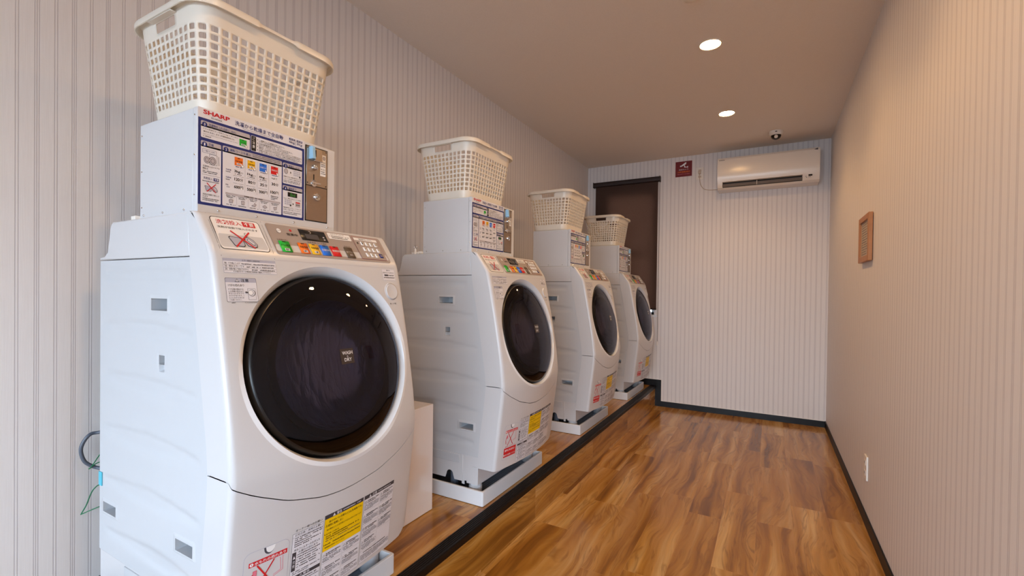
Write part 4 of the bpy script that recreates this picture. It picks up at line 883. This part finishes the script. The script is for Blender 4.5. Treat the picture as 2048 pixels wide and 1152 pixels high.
# hand-hold lips
for s in (1, -1):
    b = MB(); yy = BCY+s*(hy-.003)
    b.box((BCX-.062, min(yy, yy+s*.018), KO[2]+ztop+.0365), (BCX+.062, max(yy, yy+s*.018), KO[2]+ztop+.0395), 'basket'); b.build('handle', bask, bevel=.001, seg=1)
    for k in range(4): pass

# ------------------------------------------------------------------ drain tray
TO = (.41, .32, SH)
tray = thing('drain_tray', TO, 'x', 'tray', 'white drain trays under the washer-dryers')
b = MB(); TX0, TX1, TY0, TY1, TZ = .09, .7307, 0, .640, .2883
def ringr(x0, y0, x1, y1, r, z, n=5):
    P = []
    for cx, cy, a0 in ((x1-r, y0+r, -90), (x1-r, y1-r, 0), (x0+r, y1-r, 90), (x0+r, y0+r, 180)):
        for i in range(n+1): a = math.radians(a0+90*i/n); P.append((cx+r*math.cos(a), cy+r*math.sin(a), z))
    return P
L_ = [ringr(TX0, TY0, TX1, TY1, .008, SH+.0005), ringr(TX0, TY0, TX1, TY1, .008, TZ-.002), ringr(TX0+.002, TY0+.002, TX1-.002, TY1-.002, .007, TZ), ringr(TX0+.010, TY0+.010, TX1-.010, TY1-.010, .005, TZ), ringr(TX0+.012, TY0+.012, TX1-.012, TY1-.012, .005, TZ-.003), ringr(TX0+.016, TY0+.016, TX1-.016, TY1-.016, .005, .236), ]
n = len(L_[0]); b.add([p for q in L_ for p in q], [(k*n+i, k*n+(i+1) % n, (k+1)*n+(i+1) % n, (k+1)*n+i) for k in range(5) for i in range(n)], 'panc')
b.add(L_[5], [tuple(range(n))], 'pani'); b.add(L_[0], [tuple(range(n))[::-1]], 'panc'); b.build('tray_body', tray, sharp=40)
b = MB()
for k in range(7): b.box((.60+k*.014, .03, .236), (.604+k*.014, .61, .2385), 'pani')
b.build('tray_ribs', tray, bevel=.001, seg=1)

# ------------------------------------------------------------------ lay the four sets out
base_y = 0
wl_ = ['white washer-dryer nearest the camera, large dark round door and WASH & DRY emblem', 'second white washer-dryer from the camera, right behind the glossy white box', 'third white washer-dryer from the camera, standing between two others', 'farthest white washer-dryer, beside the brown roller blind']
cl_ = ['coin box on the nearest washer-dryer, its blue price panel fully readable', 'coin box on the second washer-dryer from the camera', 'coin box on the third washer-dryer, left of the window blind', 'smallest-looking coin box, on the farthest washer-dryer in front of the blind']
bl_ = ['largest white plastic laundry basket, cut by the top edge, on the nearest coin box', 'white perforated laundry basket on the second coin box from the camera', 'cream lit laundry basket on the third coin box, left of the blind', 'smallest laundry basket, on the farthest coin box against the brown blind']
tl_ = ['white drain tray under the nearest washer-dryer, only one corner visible at the bottom edge', 'white drain tray under the second washer-dryer, beside the glossy white box', 'white drain tray under the third washer-dryer', 'white drain tray under the farthest washer-dryer by the corner']
for root, labs, org in ((washer, wl_, MO), (coin, cl_, BO), (bask, bl_, KO), (tray, tl_, TO)):
    for i in (3, 2, 1):
        c = copy_tree(root, (org[0], org[1]+PITCH[i], org[2])); c['label'] = labs[i]
    root.location = (org[0], org[1]+PITCH[0], org[2]); root['label'] = labs[0]
# ------------------------------------------------------------------ other things
def water_elbow(i, label):
    y = PITCH[i]+.030; x = .285; o = thing('water_tap', (x, y, 1.404), label, 'tap', 'taps beside the coin boxes')
    b = MB(); b.lathe([(.008, .0), (.008, .012), (.0055, .014), (.0055, .030)], (x, y, 1.404), (0, 0, 1), 'ivory', 20); b.lathe([(.0048, -.022), (.0048, .022)], (x, y, 1.4105), (1, 0, 0), 'ivory', 16); b.build('tap_body', o, bevel=.0008)
    MB().tube([(x+.009*math.cos(a), y, 1.4400+.009*math.sin(a)) for a in [2*PI*k/20 for k in range(20)]], .0030, 'chrome', 10, True).build('ring', o)
    return o
water_elbow(1, 'small white tap with a ring behind the coin box of the second washer-dryer'); water_elbow(2, 'tiny tap behind the coin box of the third washer-dryer')
b = MB(); b.box((.03, 1.262, SH), (.5410, 1.654, .7020), 'boxw'); tag(b.build('pipe_cover_box', org=(.285, 1.458, SH), bevel=.0015), 'glossy white box on the platform between the first two washer-dryers', 'box')
hz = [(.10, .66, .765), (.05, .621, .762), (.045, .597, .757), (.04, .581, .722), (.04, .588, .682), (.045, .606, .660), (.06, .624, .650), (.12, .66, .640)]
b = MB().tube(smooth_path(hz), .0052, 'hose', 12); tag(b.build('power_cable', org=(.05, .60, .70)), 'grey looped cable on the left wall behind the nearest washer-dryer', 'cable')
gz = [(.12, .655, .606), (.06, .624, .600), (.045, .612, .588), (.04, .604, .570), (.035, .596, .540), (.03, .586, .5165), (.035, .5865, .5165), (.06, .606, .530), (.12, .65, .560)]
b = MB().tube(smooth_path(gz, 6), .0017, 'gwire', 8); tag(b.build('earth_wire', org=(.05, .60, .55)), 'thin green wire bent to a point below the grey cable loop', 'wire')
gz = [(.12, .66, .690), (.062, .6215, .672), (.055, .606, .664), (.046, .598, .654), (.052, .602, .660), (.07, .618, .700), (.075, .622, .704), (.072, .6165, .6975), (.08, .624, .692), (.12, .65, .69)]
b = MB().tube(smooth_path(gz, 5), .0015, 'gwire', 8); tag(b.build('earth_wire', org=(.05, .61, .67)), 'thin green wire wound round the grey cable loop', 'wire')
b = MB().box((.1375, PITCH[0]+Y0+.0005, .628), (.158, PITCH[0]+Y0+.0022, .668), 'teal'); tag(b.build('tape_strip', org=(.148, PITCH[0]+Y0+.0005, .648)), 'turquoise strip of tape on the rear edge of the nearest washer-dryer', 'tape')

# window blind
bl = thing('roller_blind', (.455, D-.03, 2.45), 'brown roller blind hanging over the back window', 'blind')
b = MB(); b.prism([(D-.052, 2.424), (D-.060, 2.440), (D-.056, 2.468), (D-.045, 2.478), (D-.004, 2.478), (D-.004, 2.424)], .083, .826, 0, 'blindroll'); b.build('head_rail', bl, bevel=.004, seg=3)
for x in (.080, .822): MB().box((x, D-.060, 2.420), (x+.005, D-.002, 2.481), 'blindroll').build('end_cap', bl, bevel=.002)
MB().box((.106, D-.0325, 1.055), (.803, D-.0315, 2.43), 'blind').build('fabric', bl)
MB().lathe([(.009, 0), (.009, .697)], (.106, D-.032, 1.050), (1, 0, 0), 'blindroll', 20).build('bottom_bar', bl)
b = MB(); 
for x in (.812, .822): b.tube([(x, D-.03, 2.43), (x, D-.03, .70)], .0016, 'ivory' if x < .82 else 'matblack', 8)
b.build('pull_cord', bl); MB().lathe([(.003, 0), (.006, .008), (.006, .045), (.003, .052)], (.817, D-.03, .655), (0, 0, 1), 'ivory', 16).build('cord_weight', bl)

# air conditioner
AX0, AX1, AD = 1.405, 2.243, .205; yw = D
ac = thing('air_conditioner', (1.824, D, 2.24), 'white wall air conditioner high on the back wall', 'air conditioner')
def yp(d): return D-d
body = [(yp(0), 2.556), (yp(.150), 2.556), (yp(.186), 2.548), (yp(.200), 2.530), (yp(.206), 2.48), (yp(.209), 2.40), (yp(.206), 2.345), (yp(.196), 2.3135), (yp(.150), 2.3135), (yp(.120), 2.262), (yp(.176), 2.262), (yp(.150), 2.246), (yp(0), 2.244)]
b = MB(); b.prism(body, AX0+.045, AX1-.13, 0, 'acw')
ends = body[:8]+[(yp(.192), 2.29), (yp(.178), 2.262), (yp(.150), 2.246), (yp(0), 2.244)]
b.prism(ends, AX0, AX0+.045, 0, 'acw'); b.prism(ends, AX1-.13, AX1, 0, 'acw'); b.build('casing', ac, sharp=25)
b = MB(); b.box((AX0+.047, yp(.168), 2.270), (AX1-.132, yp(.125), 2.276), 'acg'); b.add([(AX0+.047, yp(.185), 2.268), (AX1-.132, yp(.185), 2.268), (AX1-.132, yp(.158), 2.302), (AX0+.047, yp(.158), 2.302)], [(0, 1, 2, 3)], 'acg'); b.build('louver', ac, solid=.002)
b = MB(); b.box((AX0+.047, yp(.150), 2.262), (AX1-.132, yp(.119), 2.3134), 'matblack'); b.build('air_outlet', ac)
b = MB(); b.box((1.745, yp(.187), 2.264), (1.749, yp(.150), 2.305), 'acw'); b.build('louver_joint', ac)
b = MB(); b.box((2.158, yp(.1985), 2.297), (2.188, yp(.19), 2.310), 'camglass'); b.build('receiver', ac, bevel=.001)
d = Decal(lambda u, v, h: (u, yp(.2035+h+(2.545-v)*.03), v), 1); d.text('DAIKIN', AX0+.014, 2.520, AX0+.062, 2.529, 'ink', 3, .02); d.build('brand_mark', ac, fixn=False)
d = Decal(lambda u, v, h: (u, yp(.2035+h), v), 1); d.poly([(2.196, 2.528), (2.226, 2.522), (2.226, 2.540)], 'inkg', 2); d.build('corner_mark', ac, fixn=False)
d = Decal(lambda u, v, h: (u, yp(.1975+h-(2.30-v)*.42), v), 1)
for k, z in ((2.135, 2.292), (2.140, 2.284), (2.158, 2.286), (2.168, 2.286)): d.rect(k, z, k+.008, z+.004, 'inkg', 2)
d.build('status_marks', ac, fixn=False)
MB().tube(smooth_path([(1.214, D-.03, 2.476), (1.216, D-.012, 2.45), (1.219, D-.006, 2.40), (1.232, D-.005, 2.345), (1.262, D-.005, 2.305), (1.31, D-.005, 2.290), (1.37, D-.006, 2.286), (1.42, D-.012, 2.280)], 6), .0035, 'cordc', 8).build('power_cord', ac)
MB().box((1.205, D-.036, 2.462), (1.231, D-.008, 2.492), 'cordc').build('plug', ac, bevel=.004)
so = thing('wall_outlet', (1.219, D, 2.468), 'ivory outlet with a plug high on the back wall, beside the red sign', 'outlet', None)
MB().box((1.182, D-.007, 2.405), (1.254, D-.0005, 2.532), 'ivory').build('cover_plate', so, bevel=.002)
for z in (2.435, 2.500): MB().box((1.204, D-.0085, z-.010), (1.232, D-.0065, z+.010), 'cordc').build('socket', so, bevel=.001)
# sign
d = Decal(lambda u, v, h: (u, D-.0022-h, v), 1); d.box((.975, D-.0022, 2.4555), (1.1405, D-.0003, 2.6160), 'signred')
d.poly([(1.025, 2.568), (1.033, 2.560), (1.079, 2.582), (1.085, 2.600), (1.076, 2.604)], 'labelwhite', 3); d.poly([(1.019, 2.570), (1.028, 2.575), (1.033, 2.562), (1.024, 2.558)], 'labelwhite', 3); d.poly([(1.060, 2.572), (1.066, 2.574), (1.075, 2.556), (1.098, 2.556), (1.098, 2.549), (1.064, 2.549)], 'labelwhite', 3); d.rect(1.094, 2.544, 1.101, 2.562, 'labelwhite', 3)
d.text('防犯カメラ', 1.012, 2.523, 1.104, 2.536, 'labelwhite', 3); d.text('24時間監視中', .996, 2.497, 1.120, 2.513, 'orange', 3, .01); d.text('SECURITY CAMERA', .996, 2.478, 1.120, 2.486, 'pink', 3)
tag(d.build('camera_sign', org=(1.058, D, 2.4555), fixn=False, sharp=60), 'small dark red security camera sign on the back wall', 'sign')
# dome camera
dm = thing('dome_camera', (1.897, 4.70, H), 'white dome security camera on the ceiling above the air conditioner', 'camera'); cc = (1.897, 4.70, H)
b = MB(); b.lathe([(.055, 0), (.056, .006), (.054, .020), (.049, .030), (.043, .036), (.040, .034)], cc, (0, 0, -1), 'ivory', 40, False, False); b.box((1.889, 4.6440, H-.018), (1.905, 4.6480, H-.011), 'matblack'); b.build('housing', dm)
MB().lathe([(.0405, .030), (.040, .042), (.035, .055), (.025, .065), (.012, .071), (.001, .0725)], cc, (0, 0, -1), 'camglass', 36, False, True).build('dome', dm)
b = MB(); a_ = Vector((0, -.55, -.83)).normalized(); MB().lathe([(.014, .0), (.014, .012), (.010, .013)], Vector(cc)+a_*.058+Vector((0, 0, 0)), a_, 'ivory', 20, False, True).build('lens', dm)
# frame on the right wall
fo = thing('picture_frame', (W, 3.19, 1.41), 'small wooden frame with a printed notice on the right wall', 'picture frame')
fy0, fy1, fz0, fz1, fd = 3.030, 3.338, 1.409, 1.664, .022
tilt = .012
def fp(y, z, dd): return (W-.006-dd-(z-fz0)*0-(0), y, z)
b = MB(); w_ = .030
for a, c in (((W-fd, fy0, fz0), (W-.003, fy0+w_, fz1)), ((W-fd, fy1-w_, fz0), (W-.003, fy1, fz1)), ((W-fd, fy0+w_, fz0), (W-.003, fy1-w_, fz0+w_)), ((W-fd, fy0+w_, fz1-w_), (W-.003, fy1-w_, fz1))): b.box(a, c, 'wood')
b.build('frame', fo, bevel=.0015)
d = Decal(lambda u, v, h: (W-.012-h, -u, v), 1); d.rect(-fy1+w_, fz0+w_, -fy0-w_, fz1-w_, 'paper', 0)
for i in range(13): d.fill(-fy1+w_+.02, fz1-w_-.022-i*.0135, -fy0-w_-.02-(.06 if i % 4 == 3 else 0), .006, 'inkg', 400+i, 2)
d.build('printed_sheet', fo, fixn=False)
ro = thing('wall_outlet', (W, 3.08, .30), 'white double outlet low on the right wall', 'outlet', None)
MB().box((W-.009, 3.038, .2390), (W-.0005, 3.112, .3660), 'ivory').build('cover_plate', ro, bevel=.002)
for z in (.275, .330):
    b = MB(); b.box((W-.0105, 3.058, z-.013), (W-.0085, 3.092, z+.013), 'ivory'); b.box((W-.0110, 3.066, z-.006), (W-.0103, 3.069, z+.006), 'inkg'); b.box((W-.0110, 3.081, z-.006), (W-.0103, 3.084, z+.006), 'inkg'); b.build('socket', ro)
# downlights
ll = ['round recessed ceiling downlight farthest from the camera, glowing warm white', 'round recessed ceiling downlight nearer the camera, glowing warm white']
def downlight(y, label):
    o = thing('downlight', (1.548, y, H), label, 'ceiling light', 'downlights in a row on the ceiling'); c = (1.548, y, H)
    MB().lathe([(.064, 0), (.063, .003), (.057, .0045), (.0545, .002), (.0535, .0005)], c, (0, 0, -1), 'lamptrim', 48, False, False).build('trim_ring', o)
    MB().lathe([(.0538, .0012), (.03, .0022), (.001, .0024)], c, (0, 0, -1), 'glow', 40, False, True).build('lamp_lens', o); return o
for i, y in enumerate(LIGHT_Y):
    downlight(y, (ll+['round ceiling downlight above the second washer-dryer, out of the frame', 'round ceiling downlight nearest the shop-front, out of the frame'])[i])
o = thing('ceiling_sensor', (1.517, 2.375, H), 'ceiling fixture whose edge just shows at the top of the photo', 'sensor')
MB().lathe([(.042, 0), (.040, .012), (.030, .018), (.001, .019)], (1.517, 2.375, H), (0, 0, -1), 'lamptrim', 32, False, True).build('sensor_body', o)
bpy.data.objects.remove(_to); bpy.data.curves.remove(_cu)
for o in bpy.data.objects:
    if 'org' in o: del o['org']
